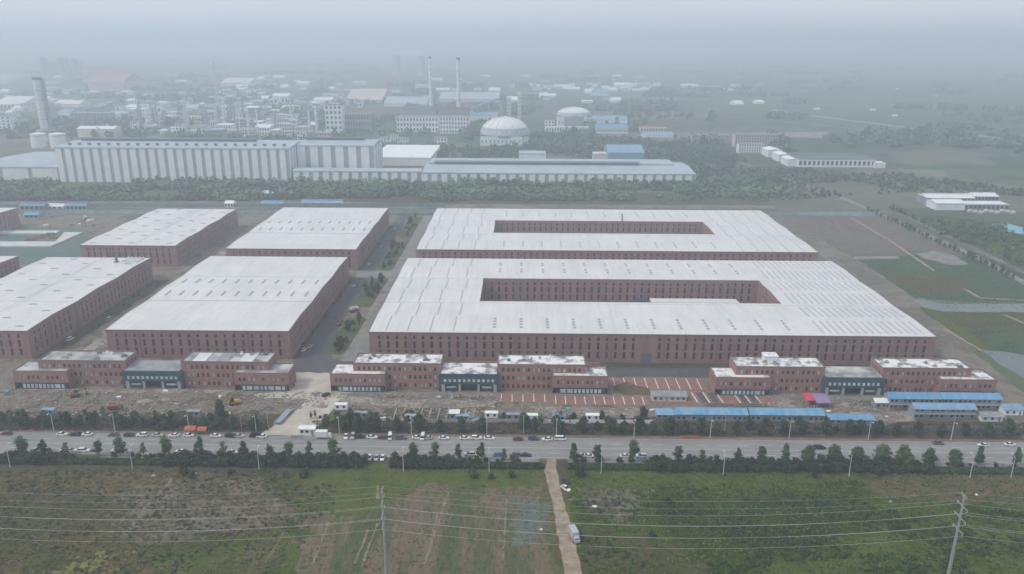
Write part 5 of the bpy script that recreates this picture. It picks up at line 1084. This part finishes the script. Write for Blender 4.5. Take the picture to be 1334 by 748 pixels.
m_rubble = ground_mat('loose_rubble', [(.06, .055, .05), (.16, .13, .11), (.33, .31, .28), (.22, .12, .09), (.52, .51, .49), (.12, .12, .13)], .5, 2, .3, bump=0)
rubble([([(0, 507), (430, 512), (430, 530), (330, 542), (0, 545)], .38), ([(430, 512), (650, 512), (660, 545), (480, 548)], .22), ([(690, 531), (870, 532), (870, 547), (690, 548)], .14), ([(990, 515), (1180, 516), (1180, 548), (1080, 556), (990, 538)], .18), ([(100, 470), (150, 430), (245, 360), (258, 360), (175, 450), (130, 478)], .08)], 3200, 'loose rubble and scraps strewn over the building site', 6)
# bright litter pieces lying in the fields
for i, (px, py) in enumerate(((200, 620), (255, 617), (775, 660), (1160, 654), (705, 690), (1272, 645))):
    heap(px, py, rnd.uniform(.5, 1.3), rnd.uniform(.4, .8), rnd.uniform(.3, .7), m_white if i % 3 else m_conc, 'small pale litter heap lying in the field', 'litter heaps lying in the fields', 100+i)

# ------------------------------------------------------------------ the industrial district behind
def block(x0, x1, yb, yt, depth, wallm, roofm, label, cat='building', nx=0, nz=0, roof='flat', group=None, name='building', h=None, pane=None, rise=None, wf=.5):
    """a building whose front foot shows at photo row yb and whose front top shows at row yt"""
    a, b = G(x0, yb), G(x1, yb); y = (a.y+b.y)/2; cx = (a.x+b.x)/2; hx = abs(b.x-a.x)/2; H = h or height_at(cx, y, yt)
    r = thing(name, label, cat, (cx, y, 0), 0, group)
    obj('wall', MB().box(-hx, hx, 0, depth, 0, H).mesh('wall', wallm), r)
    m = MB()
    if roof == 'flat':
        m.box(-hx-.3, hx+.3, -.3, depth+.3, H+.01, H+.5); m.box(-hx-.3, hx+.3, -.3, .1, H+.5, H+1.0); m.box(-hx-.3, hx+.3, depth-.1, depth+.3, H+.5, H+1.0)
    elif roof == 'gable':                                            # ridge along x
        rs = rise or depth*.12; e = .6
        m.poly([(-hx-e, -e, H), (hx+e, -e, H), (hx+e, depth/2, H+rs), (-hx-e, depth/2, H+rs)]); m.poly([(-hx-e, depth/2, H+rs), (hx+e, depth/2, H+rs), (hx+e, depth+e, H), (-hx-e, depth+e, H)])
        m.poly([(-hx-e, -e, H), (-hx-e, depth/2, H+rs), (-hx-e, depth+e, H)]); m.poly([(hx+e, -e, H), (hx+e, depth+e, H), (hx+e, depth/2, H+rs)])
        m.box(-hx, hx, depth/2-.8, depth/2+.8, H+rs-.1, H+rs+.6)
    elif roof == 'endgable':                                         # ridge along y
        rs = rise or hx*.22; e = .5
        for s in (-1, 1): m.poly([(s*(hx+e), -e, H), (0, -e, H+rs), (0, depth+e, H+rs), (s*(hx+e), depth+e, H)])
        m.poly([(-hx-e, -e+.01, H), (hx+e, -e+.01, H), (0, -e+.01, H+rs)])
    obj('roof', m.mesh('roof', roofm), r)
    if nx:
        w, wh = 2*hx/nx*wf, H/nz*.5
        me = MB().box(-w/2, w/2, -.12, -.01, 0, wh).box(-w/2-.1, w/2+.1, -.2, -.01, -.25, -.02).mesh('window', pane or m_glass)
        for i in range(nx):
            for k in range(nz): obj('window', me, r, (-hx+2*hx*(i+.5)/nx, 0, H*(k+.28)/nz))
    return r, cx, y, hx, H
def striped(label, X0, X1, Y0, D, H, pitch, roofm, ridge=True, side=True, frac=.62, name='striped_factory'):
    r = thing(name, label, 'factory', ((X0+X1)/2, Y0, 0)); hx = (X1-X0)/2
    obj('wall', MB().box(-hx, hx, 0, D, 0, H).mesh('wall', m_wallg), r)
    n = int((X1-X0)/pitch); st = 2*hx/n; pm = MB().box(0, st*frac, -.5, -.02, .1, H-.3).mesh('wall_panel', m_wallw)
    for i in range(n): obj('wall_panel', pm, r, (-hx+i*st, 0, 0))
    if side:
        n = int(D/pitch); st = D/n; pm = MB().box(.02, .5, 0, st*frac, .1, H-.3).mesh('wall_panel', m_wallw)
        for i in range(n): obj('wall_panel', pm, r, (hx, i*st, 0))
    m = MB().box(-hx-.7, hx+.7, -.7, D+.7, H, H+.8); m.poly([(-hx-.6, -.6, H+.82), (hx+.6, -.6, H+.82), (hx+.6, D/2, H+3.4), (-hx-.6, D/2, H+3.4)]); m.poly([(-hx-.6, D/2, H+3.4), (hx+.6, D/2, H+3.4), (hx+.6, D+.6, H+.82), (-hx-.6, D+.6, H+.82)])
    for s in (-1, 1): m.poly([(s*(hx+.6), -.6*s+(D if s < 0 else 0), H+.8), (s*(hx+.6), D*(s > 0), H+.8), (s*(hx+.6), D/2, H+3.4)])
    rf = obj('roof', m.mesh('roof', roofm), r)
    obj('eaves_band', MB().box(-hx-.75, hx+.75, -.78, -.72, H-.6, H+.9).mesh('eaves_band', m_roofb), r)
    if ridge: obj('ridge_monitor', MB().box(-hx*.93, hx*.62, D*.52, D*.62, H+3.0, H+6.0).box(-hx*.94, hx*.63, D*.50, D*.64, H+6.0, H+6.5).mesh('ridge_monitor', m_roofd), rf)
    return r, rf, hx
r, rf, hx = striped('tall white and grey striped factory beside two round white tanks', -546, -272, 915, 78, 40, 10.6, m_roofb)
vm = MB().box(-1.6, 1.6, -1, 1, 0, 2.2).box(-2, 2, -1.4, 1.4, 2.2, 2.6).mesh('roof_vent', m_roofd)
for i in range(23): obj('roof_vent', vm, rf, (-hx+10+i*11.6, 14, 41.6))
for k, (px, w) in enumerate(()): pass
striped('tall striped factory annexe set back from the tallest striped hall', -270.5, -178, 945, 60, 40, 15, m_roofb)
striped('long low striped hall at the foot of the tall striped factory', -268, -118, 913, 14, 14.5, 11.5, m_roofb, ridge=False)
r, rf, hx = striped('long low striped hall with a broad pale blue roof', -117, 203, 913, 90, 13.5, 11.3, m_roofb)
obj('upper_roof', MB().box(-hx*.98, hx*.9, 50, 88, 16.8, 18.4).mesh('upper_roof', m_roofb), rf)
striped('low white workshop with wide bays west of the striped factory', -655, -549, 925, 130, 15, 34, m_roofb, ridge=False, frac=.86)
block(483, 561, 216, 206, 130, m_wallw, m_wallw, 'low flat hall with a pale framed roof behind the striped halls', 'factory')
block(676/1, 711, 214, 201, 30, m_wallw, m_roofb, 'pale rooftop hall behind the long striped hall', 'factory')
block(792, 838, 214, 199, 60, m_bluep, m_bluep, 'bright blue roofed hall behind the long striped hall', 'factory', roof='gable')
block(773, 792, 212, 201, 20, m_cream, m_cream, 'small cream hall beside the bright blue roofed hall', 'factory')
# round tanks, stacks and domes
def tank(px, yb, rad, h, label, mat=None, group=None):
    p = G(px, yb); r = thing('storage_tank', label, 'tank', (p.x, p.y, 0), 0, group)
    obj('shell', MB().cyl(0, 0, 0, h, rad, rad, 28).mesh('shell', mat or m_wallw), r); obj('tank_roof', MB().cyl(0, 0, h+.01, h+rad*.16, rad*1.01, rad*.25, 28).mesh('tank_roof', m_white), r)
    obj('rim_ring', MB().cyl(0, 0, h*.86, h*.9, rad*1.02, rad*1.02, 28).mesh('rim_ring', m_metal), r)
tank(52, 192, 11, 21, 'white round storage tank beside its twin at the foot of the wide chimney', None, 'twin white storage tanks'); tank(77, 192, 11.3, 21, 'white round storage tank beside its twin at the foot of the wide chimney', None, 'twin white storage tanks')
def chimney(px, yb, yt, r0, r1, mat, label, cap=m_roofd, bands=True, pipe=False):
    p = G(px, yb); h = height_at(p.x, p.y, yt); r = thing('chimney', label, 'chimney', (p.x, p.y, 0))
    obj('shaft', MB().cyl(0, 0, 0, h, r0, r1, 20).mesh('shaft', mat), r); obj('cap', MB().cyl(0, 0, h-3.5, h+.6, r1*1.12, r1*1.12, 20).mesh('cap', cap), r)
    if bands:
        for k in range(5): q = .2+.15*k; rr = r0+(r1-r0)*q; obj('platform_ring', MB().cyl(0, 0, h*q, h*q+1.0, rr*1.12, rr*1.12, 20).mesh('platform_ring', m_metal), r)
    if pipe: obj('flue_pipe', MB().cyl(r0*1.35, -1, 0, h*.99, 2.2, 2.2, 10).mesh('flue_pipe', m_slab), r); obj('flue_deck', MB().cyl(0, 0, 16, 19, r0*1.9, r0*1.9, 16).mesh('flue_deck', m_conc), r)
    return p, h
chimney(62, 184, 101, 7.2, 6.2, m_pale, 'wide grey chimney with a side flue above two white tanks', pipe=True)
chimney(598, 160, 75.5, 4.6, 3.4, m_white, 'tall white chimney behind the eastern boiler house')
chimney(562, 158, 74, 3.6, 2.4, m_wallw, 'thin pale chimney behind the western boiler house')
def coal_dome(px0, px1, ybase, ytop, ywall, label, depth):
    a, b = G(px0, ybase), G(px1, ybase); cx, y = (a.x+b.x)/2, a.y; rad = (b.x-a.x)/2; r = thing('storage_dome', label, 'dome', (cx, y, 0))
    hw = height_at(cx, y, ywall); H = height_at(cx, y+depth*.5, ytop); m = MB(); N, K = 28, 9
    obj('ring_wall', MB().box(-rad*.98, rad*.7, 0, .8, 0, hw).cyl(0, depth*.5, 0, hw, rad, rad, 28).mesh('ring_wall', m_wallw), r)
    rows = []
    for k in range(K): t = k/K*math.pi/2; rows.append([(math.cos(6.2832*i/N)*rad*1.02*math.cos(t), depth*.5+math.sin(6.2832*i/N)*rad*1.02*math.cos(t), hw+.05+(H-hw)*math.sin(t)) for i in range(N)])
    for k in range(K-1):
        for i in range(N): j = (i+1) % N; m.quad(rows[k][i], rows[k][j], rows[k+1][j], rows[k+1][i])
    m.poly(rows[-1]); me = m.mesh('shell', m_white); me.polygons.foreach_set('use_smooth', [True]*len(me.polygons)); obj('shell', me, r)
    obj('eaves_ring', MB().cyl(0, depth*.5, hw-1.6, hw+.3, rad*1.035, rad*1.035, 28).mesh('eaves_ring', m_roofd), r)
    for k in range(10): obj('window', cached(('dw', round(hw)), lambda: MB().box(-1, 1, -.25, -.02, hw*.3, hw*.62).mesh('window', m_slab)), r, (-rad*.9+k*rad*.165, -.02, 0))
    for k in range(9):
        a = math.pi*(1.02+.96*k/8); rb = MB(); P_ = [(math.cos(a)*rad*1.03*math.cos(q*math.pi/16), depth*.5+math.sin(a)*rad*1.03*math.cos(q*math.pi/16), hw+.1+(H-hw)*1.01*math.sin(q*math.pi/16)) for q in range(8)]
        for u, w in zip(P_, P_[1:]): rb.tube(u, w, .35, n=4)
        obj('rib', rb.mesh('rib', m_pale), r)
    sk = MB(); n_ = 20
    for k in range(n_):
        a0, a1 = math.pi*(1.04+.92*k/n_), math.pi*(1.04+.92*(k+1)/n_); e = lambda a, q: (math.cos(a)*rad*1.035*math.cos(q), depth*.5+math.sin(a)*rad*1.035*math.cos(q), hw+.1+(H-hw)*1.02*math.sin(q))
        sk.quad(e(a0, .04), e(a1, .04), e(a1, .42), e(a0, .42))
    obj('skirt_panel', sk.mesh('skirt_panel', m_roofb), r)
    obj('cupola', MB().cyl(0, depth*.5, H-.6, H+.6, 2, 2, 10).mesh('cupola', m_wallw), r)
coal_dome(625, 689, 190, 152, 178, 'large pale storage dome with a low white wall', 78)
coal_dome(726, 771, 166, 139.5, 152, 'smaller pale storage dome behind the white walled yard', 68)
block(711, 767, 172, 166, 10, m_wallw, m_wallw, 'long low white building in front of the smaller dome', nx=16, nz=1)
block(710, 722, 170, 157, 12, m_wallw, m_slab, 'small white three storey block beside the smaller dome', nx=3, nz=3)
block(735, 760, 170, 154, 10, m_greyw, m_slab, 'grey conveyor house below the smaller dome')
block(777, 818, 174, 167, 46, m_wallw, m_blue, 'bright blue roofed shed with white ribbed walls', nx=14, nz=1, roof='gable')
block(771, 817, 163, 156, 50, m_wallw, m_bluep, 'pale blue roofed shed behind the bright blue one', roof='gable')
block(834, 868, 172, 167, 16, m_cream, m_tanr, 'cream building with a row of windows and faded red roof', nx=9, nz=1, roof='gable')
block(838, 877, 179, 176, 32, m_wallw, m_bluep, 'low blue roofed hall in front of the cream building', roof='gable')
block(612, 648, 157, 150, 40, m_wallw, m_bluep, 'teal blue roofed shed behind the large dome', roof='gable')
for px, yt, w in ((663, 128, 4.5), (676.5, 122, 3.6)):
    p = G(px, 156); h = height_at(p.x, p.y, yt); r = thing('silo_tower', 'slender pale silo tower behind the large dome' if w < 4 else 'broad banded silo tower behind the large dome', 'tower', (p.x, p.y, 0))
    obj('shaft', MB().box(-w, w, -w, w, 0, h).mesh('shaft', m_cream), r)
    for k in range(5): obj('band', MB().box(-w-.3, w+.3, -w-.3, w+.3, 0, 1.6).mesh('band', m_slab), r, (0, 0, h*(k+1)/6))
    obj('head_house', MB().box(-w*1.15, w*1.15, -w*1.15, w*1.15, h+.01, h+3).mesh('head_house', m_wallw), r)
# power station blocks
block(517, 571, 172, 153, 30, m_wallw, m_slab, 'white power station hall with wide rows of windows, western one', nx=13, nz=3, name='power_station')
block(573, 611, 174, 153, 30, m_wallw, m_slab, 'white power station hall with three rows of windows, eastern one', nx=10, nz=4, name='power_station')
block(527, 569, 167, 141, 34, m_greyw, m_darkr, 'dark steel boiler house behind the western power station hall', name='boiler_house'); block(574, 611, 167, 142, 34, m_greyw, m_rust, 'dark red topped boiler house behind the eastern power station hall', name='boiler_house')
p, q = G(606, 158), G(652, 150); r = thing('conveyor_bridge', 'inclined conveyor bridge rising from the boiler house', 'conveyor', (p.x, p.y, 0))
obj('gallery', MB().tube((0, 0, 22), (q.x-p.x, q.y-p.y, 38), 2.2, 2.2, 4).mesh('gallery', m_bluep), r)
for k in (.0, .33, .66, 1): obj('trestle', MB().box(-.8, .8, -.8, .8, 0, 21+16*k).mesh('trestle', m_metal), r, ((q.x-p.x)*k, (q.y-p.y)*k, 0))
block(425, 447, 176, 137, 22, m_wallw, m_darkr, 'tall white process tower with a dark top', nx=4, nz=6, name='process_tower'); block(449, 482, 174, 149, 24, m_greyw, m_slab, 'wide grey block with a pale upper storey', nx=9, nz=3); block(449, 482, 171, 149, 1, m_cream, m_cream, 'cream gallery behind the wide grey block') if False else None
for i, (a, b, yb, yt) in enumerate(((492, 508, 187, 180), (508, 518, 184, 177), (518, 531, 187, 181), (566, 582, 189, 180))): block(a, b, yb, yt, 14, m_wallw, m_slab, 'small white plant building among the trees', nx=4, nz=2, group='small white plant buildings among the trees')
# chemical plant: columns, blocks, pipe racks
cr = random.Random(4)
def column(px, yb, yt, rad, mat, label, group, lattice=False):
    p = G(px, yb); h = height_at(p.x, p.y, yt); r = thing('process_column', label, 'tower', (p.x, p.y, 0), 0, group)
    if lattice:
        m = MB(); n = max(4, int(h/7))
        for sx in (-1, 1):
            for sy in (-1, 1): m.tube((sx*rad*1.6, sy*rad*1.6, 0), (sx*rad*.7, sy*rad*.7, h), .35, .28, 4)
        for k in range(n):
            t0, t1 = k/n, (k+1)/n; w0, w1 = rad*(1.6-.9*t0), rad*(1.6-.9*t1)
            for s in (-1, 1): m.tube((-w0, s*w0, h*t0), (w1, s*w1, h*t1), .2, n=4); m.tube((s*w0, -w0, h*t0), (s*w1, w1, h*t1), .2, n=4)
        obj('lattice', m.mesh('lattice', mat), r); obj('flare_pipe', MB().cyl(0, 0, 0, h+3, rad*.45, rad*.4, 8).mesh('flare_pipe', mat), r)
    else:
        obj('vessel', MB().cyl(0, 0, 0, h*.75, rad, rad, 12).cyl(0, 0, h*.75, h, rad*.7, rad*.6, 12).mesh('vessel', mat), r)
        for k in range(4): obj('platform', MB().box(-rad*1.7, rad*1.7, -rad*1.5, rad*1.5, 0, .7).mesh('platform', m_metal), r, (0, 0, h*(.3+.17*k)))
column(287, 164, 81, 2.6, m_lampg, 'tall thin pale flare mast in the chemical plant', None, True)
column(1215, 144, 116, 2.0, m_metal, 'lone lattice mast standing on the far eastern plain', None, True)
column(303, 168, 128, 2.4, m_greyw, 'dark lattice column beside the flare mast', None, True)
for k in range(9): column(cr.uniform(180, 430), cr.uniform(160, 174), cr.uniform(128, 146), cr.uniform(1.6, 2.4), cr.choice((m_greyw, m_lampg)), 'slim lattice tower in the chemical plant', 'lattice towers in the chemical plant', True)
for px, yb, yt, rd, mt in ((294, 166, 127, 2.2, m_wallw), (299, 168, 130, 1.6, m_greyw), (307, 168, 131, 1.6, m_greyw), (318, 166, 126, 1.5, m_greyw), (266, 168, 142, 2.0, m_greyw), (271, 169, 139, 1.8, m_greyw), (346, 165, 144, 1.6, m_greyw), (330, 168, 147, 1.5, m_greyw), (413, 172, 144, 2.2, m_wallw), (404, 172, 146, 1.8, m_wallw), (388, 172, 150, 1.8, m_wallw), (208, 170, 140, 2.2, m_wallw), (196, 168, 139, 2.4, m_wallw), (186, 170, 143, 2.0, m_greyw), (456, 172, 138, .9, m_greyw))+tuple((cr.uniform(175, 440), cr.uniform(160, 176), cr.uniform(132, 150), cr.uniform(1.0, 2.2), cr.choice((m_wallw, m_greyw))) for _ in range(20)):
    column(px, yb, yt, rd, mt, ('pale' if mt is m_wallw else 'grey')+' process column with platforms in the chemical plant', 'process columns in the chemical plant')
RLAB = {m_slab: 'grey', m_wallw: 'white', m_roofb: 'pale blue', m_darkr: 'dark'}
LAB = {m_wallw: 'white', m_cream: 'cream', m_greyw: 'grey', m_pinkw: 'pale pink'}
for i in range(210):
    x = cr.uniform(165, 445) if i < 52 or i > 110 else cr.uniform(-5, 480); yb = cr.uniform(150, 183) if i < 52 else cr.uniform(124, 172); w = cr.uniform(5, 22)*(1 if i < 52 else .6); hh = cr.uniform(4, 14)*(1 if i < 52 else .6); mt = cr.choice((m_wallw, m_cream, m_greyw, m_wallw, m_pinkw, m_wallw)); fl = cr.random() < .7; rfm = cr.choice((m_slab, m_wallw, m_roofb, m_darkr)) if fl else cr.choice((m_roofb, m_wallw))
    block(x-w/2, x+w/2, yb, yb-hh, cr.uniform(10, 30), mt, rfm, f'{"wide" if w > 12 else "narrow"} {LAB[mt]} process building with a {RLAB[rfm]} {"flat" if fl else "gabled"} roof in the chemical plant', nx=int(w/3), nz=max(1, int(hh/4)), roof='flat' if fl else 'gable', group='process buildings in the chemical plant', name='process_building')
for i, px in enumerate((215, 228, 240, 350, 362, 374)): tank(px, cr.uniform(160, 178), cr.uniform(5, 8), cr.uniform(9, 15), 'small pale tank in the chemical plant', None, 'small tanks in the chemical plant')
for i, (px, yb, ln) in enumerate(((300, 176, 90), (380, 178, 80), (230, 178, 70))):
    p = G(px, yb); r = thing('pipe_rack', 'long steel pipe rack in the chemical plant', 'pipe rack', (p.x, p.y, 0), 0, 'pipe racks in the chemical plant')
    for k in range(8): obj('frame', cached('prf', lambda: MB().box(-.3, .3, -2, -1.6, 0, 9).box(-.3, .3, 1.6, 2, 0, 9).box(-.3, .3, -2.2, 2.2, 9, 9.5).box(-.3, .3, -1.6, 1.6, 6, 6.4).mesh('frame', m_metal)), r, (-ln/2+k*ln/7, 0, 0))
    for k in range(4): obj('pipe', cached(('prp', ln), lambda: MB().tube((-ln/2, 0, 0), (ln/2, 0, 0), .35, n=6).mesh('pipe', m_wallw)), r, (0, -1.3+k*.9, 9.9))
# left background works
block(101, 150, 179, 168, 26, m_cream, m_wallw, 'long cream shed with an arched pale roof east of the twin tanks', roof='gable'); block(-10, 30, 142, 136, 120, m_cream, m_white, 'large bright white roofed hall at the western edge', roof='gable', nx=8, nz=1); block(-10, 16, 168, 152, 20, m_wallw, m_slab, 'white louvred block at the western edge', nx=4, nz=4)
block(28, 42, 146, 135, 20, m_cream, m_slab, 'cream office block behind the wide chimney', nx=4, nz=3); block(92, 142, 158, 148, 30, m_greyw, m_slab, 'grey framed hall left of the chemical plant', nx=10, nz=3); block(140, 166, 156, 149, 40, m_wallw, m_roofb, 'pale teal roofed hall beside the chemical plant', roof='gable')
block(115, 163, 118, 107, 150, m_pinkw, m_tanr, 'huge faded red roofed hall far in the haze', roof='gable', rise=26); block(287, 326, 112, 108, 120, m_cream, m_cream, 'long cream roofed hall far in the haze', roof='gable')
block(450, 498, 134, 130, 190, m_pinkw, m_pinkw, 'broad pale pink roofed hall beyond the power station', roof='gable'); block(500, 556, 139, 135, 110, m_wallw, m_roofb, 'broad pale blue roofed hall beyond the power station', roof='gable'); block(572, 650, 133, 129, 120, m_cream, m_roofb, 'broad pale hall behind the white chimney', roof='gable')
fr = random.Random(21); grp = 'hazy sheds of the far plain'
def hazy(x, yb, w, hh, d, wm, rm, lab):
    block(x-w/2, x+w/2, yb, yb-hh, d, wm, rm, lab, nx=0, roof='gable', group=grp, name='far_shed', cat='shed')
for i in range(110):
    z = i % 3; x = fr.uniform(-20, 480) if z == 0 else fr.uniform(300, 900) if z == 1 else fr.uniform(-20, 1000); yb = fr.uniform(100, 150) if z == 0 else fr.uniform(100, 138); k = (yb-50)/100
    wm, rm, lb = fr.choice(((m_wallw, m_white, 'hazy white roofed shed on the far plain'), (m_wallw, m_wallw, 'hazy white roofed shed on the far plain'), (m_cream, m_roofb, 'hazy pale blue roofed shed on the far plain'), (m_greyw, m_slab, 'hazy grey roofed shed on the far plain'), (m_wallw, m_bluep, 'hazy blue roofed shed on the far plain')))
    w_ = fr.uniform(7, 26)*k+3; lb = lb.replace('hazy ', 'long hazy ' if w_ > 15 else 'short hazy ' if w_ < 9 else 'hazy ')
    hazy(x, yb, w_, fr.uniform(1.5, 4)*k+.6, fr.uniform(20, 60), wm, rm, lb)
for i in range(34): hazy(fr.uniform(690, 960), fr.uniform(112, 119), fr.uniform(4, 11), fr.uniform(1.5, 3), 20, m_wallw, fr.choice((m_wallw, m_tanr, m_white)), 'hazy white village house on the far plain')
for i in range(7): hazy(fr.uniform(1000, 1330), fr.uniform(100, 165), fr.uniform(3, 7), fr.uniform(.9, 1.8), 12, m_wallw, fr.choice((m_wallw, m_tanr, m_white)), 'hazy farm building on the far eastern plain')
for px, w, yt in ((58, 5, 75), (63.5, 4, 79), (70, 5, 80), (80, 5, 76), (87, 4, 78), (97, 5, 77), (103, 4, 79)): block(px-w/2, px+w/2, 99, yt, 25, m_greyw, m_slab, 'faint high rise slab on the hazy skyline', 'high rise', nx=2, nz=10, group='high rise slabs on the hazy skyline', name='high_rise')
def cooling(px, yb, yt, wpx, lab):
    p = G(px, yb); h = height_at(p.x, p.y, yt); rad = wpx/2*mpp(px, yb); r = thing('cooling_tower', lab, 'cooling tower', (p.x, p.y, 0), 0, 'pair of cooling towers'); m = MB(); K = 8; N = 20
    f = lambda t: rad*(.68+.32*abs(t-.72)**1.5/.72**1.5); rows = [[(math.cos(6.2832*i/N)*f(k/K), math.sin(6.2832*i/N)*f(k/K), h*k/K) for i in range(N)] for k in range(K+1)]
    for k in range(K):
        for i in range(N): j = (i+1) % N; m.quad(rows[k][i], rows[k][j], rows[k+1][j], rows[k+1][i])
    obj('shell', m.mesh('shell', m_conc), r); obj('lip', MB().cyl(0, 0, h-3, h+.5, f(1)*1.03, f(1)*1.03, 20).mesh('lip', m_greyw), r)
cooling(518, 99, 73, 12, 'faint concrete cooling tower on the hazy skyline'); cooling(549, 99, 73, 13, 'faint concrete cooling tower on the hazy skyline')
# east: dormitories, white factory, small works
block(901, 951, 187, 177, 16, m_pinkw, m_slab, 'long pinkish dormitory with rows of windows', nx=16, nz=3, name='dormitory'); block(957, 1012, 192, 176, 18, m_pinkw, m_slab, 'tall pinkish dormitory behind the white gridded block', nx=16, nz=5, name='dormitory'); block(962, 994, 200, 188, 14, m_wallw, m_slab, 'white gridded block in front of the tall dormitory', nx=10, nz=4)
block(1040, 1139, 218, 208, 62, m_wallw, m_darkr, 'white hall with arched openings and a dark roof', 'factory', nx=17, nz=1, wf=.55, roof='gable', rise=2); block(1139, 1153, 219, 213, 14, m_wallw, m_wallw, 'small white annexe at the end of the dark roofed hall')
for i, (a, b, yb) in enumerate(((1000, 1018, 205), (1014, 1030, 211), (1026, 1041, 217))): block(a, b, yb, yb-9, 30, m_wallw, m_wallw, 'white gabled workshop in a stepped row beside the dark roofed hall', 'workshop', roof='endgable', group='stepped row of white workshops')
block(1207, 1268, 268, 258, 22, m_greyw, m_white, 'long grey works building with a white roof, rear western one', 'factory', nx=12, nz=2, roof='gable', rise=2); block(1268, 1299, 267, 256, 18, m_greyw, m_white, 'grey works building with a taller white roof', 'factory', nx=7, nz=2, roof='gable', rise=2)
block(1219, 1256, 274, 265, 20, m_wallw, m_wallw, 'white walled works hall in front of the long grey works', 'factory', roof='gable', rise=2); block(1256, 1313, 273, 267, 16, m_greyw, m_wallw, 'dark fronted works hall with a pale flat roof', 'factory', nx=10, nz=1)
for i in range(9): p = (1262+i*7, 277+(i % 3)); block(p[0], p[0]+4, p[1], p[1]-2.4, 4, m_cream, m_cream, 'small cream yard store near the grey works', 'shed', roof='gable', group='yard stores near the grey works', name='yard_store')
for i, (a, b, yb, yt, wm, rm, lb) in enumerate(((393, 446, 269, 264, m_wallw, m_bluep, 'long blue roofed shed behind the western halls'), (341, 356, 257, 252, m_wallw, m_wallw, 'small white hut in the woodland, roof plain white'), (357, 369, 256, 250, m_wallw, m_bluep, 'small blue roofed hut in the woodland'), (369, 381, 258, 252, m_wallw, m_slab, 'small grey roofed hut in the woodland'), (26, 58, 274, 268, m_greyw, m_blue, 'blue roofed shed behind the green netted ground, western one'), (86, 113, 274, 268, m_greyw, m_blue, 'blue roofed shed behind the green netted ground, eastern one'), (32, 50, 284, 280, m_greyw, m_bluep, 'low pale blue cabin in the yard behind the netted ground'), (60, 82, 272, 269, m_wallw, m_white, 'flat white cabin between the two blue roofed sheds'), (293, 304, 270, 265, m_wallw, m_wallw, 'white cabin by the lane behind the western halls'), (340, 368, 269, 265, m_wallw, m_bluep, 'short blue roofed cabin by the lane behind the western halls'), (608, 622, 254, 252, m_wallw, m_white, 'lone white hut in the clearing'))):
    block(a, b, yb, yt, 9, wm, rm, lb, 'shed', roof='gable', nx=5 if b-a > 25 else 3, nz=1, rise=1.6, name='site_shed')
for k in range(14):
    p = G(rnd.uniform(5, 130), rnd.uniform(279, 295)); r = thing('material_stack', 'small stack of building material behind the netted ground', 'stack', (p.x, p.y, .03), rnd.uniform(0, 3), 'stacks behind the netted ground')
    mt = rnd.choice((m_rust, m_white, m_teal, m_cream)); w = rnd.uniform(1.5, 4)
    for q in range(2): obj('layer', MB().box(-w, w, -1, 1, q*.9, q*.9+.8).mesh('layer', mt), r)
p = G(5, 300); r = thing('tower_crane', 'short yellow tower crane beside the netted ground', 'crane', (p.x, p.y, 0))
obj('mast', MB().box(-.7, .7, -.7, .7, 0, 13).mesh('mast', m_yel), r); obj('jib', MB().box(-3, 7, -.4, .4, 13.01, 13.9).mesh('jib', m_yel), r)

def at(px, py, Y):
    d = FW + RT*((px-667)/FPX) + UP*((374-py)/FPX); return Vector((0, 0, CAMH))+d*(Y/d.y)
import bmesh
pm = bpy.data.materials.new('steam'); pm.use_nodes = True; t = pm.node_tree; t.nodes.clear(); ou = t.nodes.new('ShaderNodeOutputMaterial'); pv = t.nodes.new('ShaderNodeVolumePrincipled')
pv.inputs['Color'].default_value = (.97, .98, 1, 1); pv.inputs['Density'].default_value = .02; t.links.new(pv.outputs[0], ou.inputs['Volume'])
def plume(puffs, Y, label, seed):
    c = at(puffs[0][0], puffs[0][1], Y); bm = bmesh.new(); g = random.Random(seed); k = Y/1020.
    for px, py, r in puffs:
        p = at(px, py, Y+g.uniform(-1, 1)*r*k)-c
        v = bmesh.ops.create_icosphere(bm, subdivisions=2, radius=r*k, matrix=Matrix.Translation(p))['verts']
        for q in v: q.co = p+(q.co-p)*g.uniform(.8, 1.15)
    me = bpy.data.meshes.new('steam_plume'); bm.to_mesh(me); bm.free(); me.materials.append(pm)
    tag(obj('steam_plume', me, None, c), label, 'steam')
plume([(-8, 104, 9), (4, 103, 8), (14, 100, 7), (23, 98, 6), (31, 96, 4), (38, 97, 2.5)], 1900, 'white steam drifting beside the wide grey chimney', 1)
plume([(550, 71, 4), (545, 69, 4.5), (538, 68, 3.5), (530, 68, 2.5), (556, 70, 3)], 3617, 'faint steam above the hazy cooling tower', 2)

# ------------------------------------------------------------------ haze: one closed box of even, pale air round everything
hm = bpy.data.materials.new('haze'); hm.use_nodes = True; t = hm.node_tree; t.nodes.clear()
ou = t.nodes.new('ShaderNodeOutputMaterial'); pv = t.nodes.new('ShaderNodeVolumePrincipled')
pv.inputs['Color'].default_value = (.835, .915, 1.0, 1); pv.inputs['Density'].default_value = HAZE_DENSITY; pv.inputs['Anisotropy'].default_value = .3
t.links.new(pv.outputs[0], ou.inputs['Volume'])
hz = obj('haze', MB().box(-9300, 9300, -800, 9800, -1.5, 224).mesh('haze', hm), kind='stuff'); tag(hz, 'pale blue grey haze filling the air over the plain', 'haze')
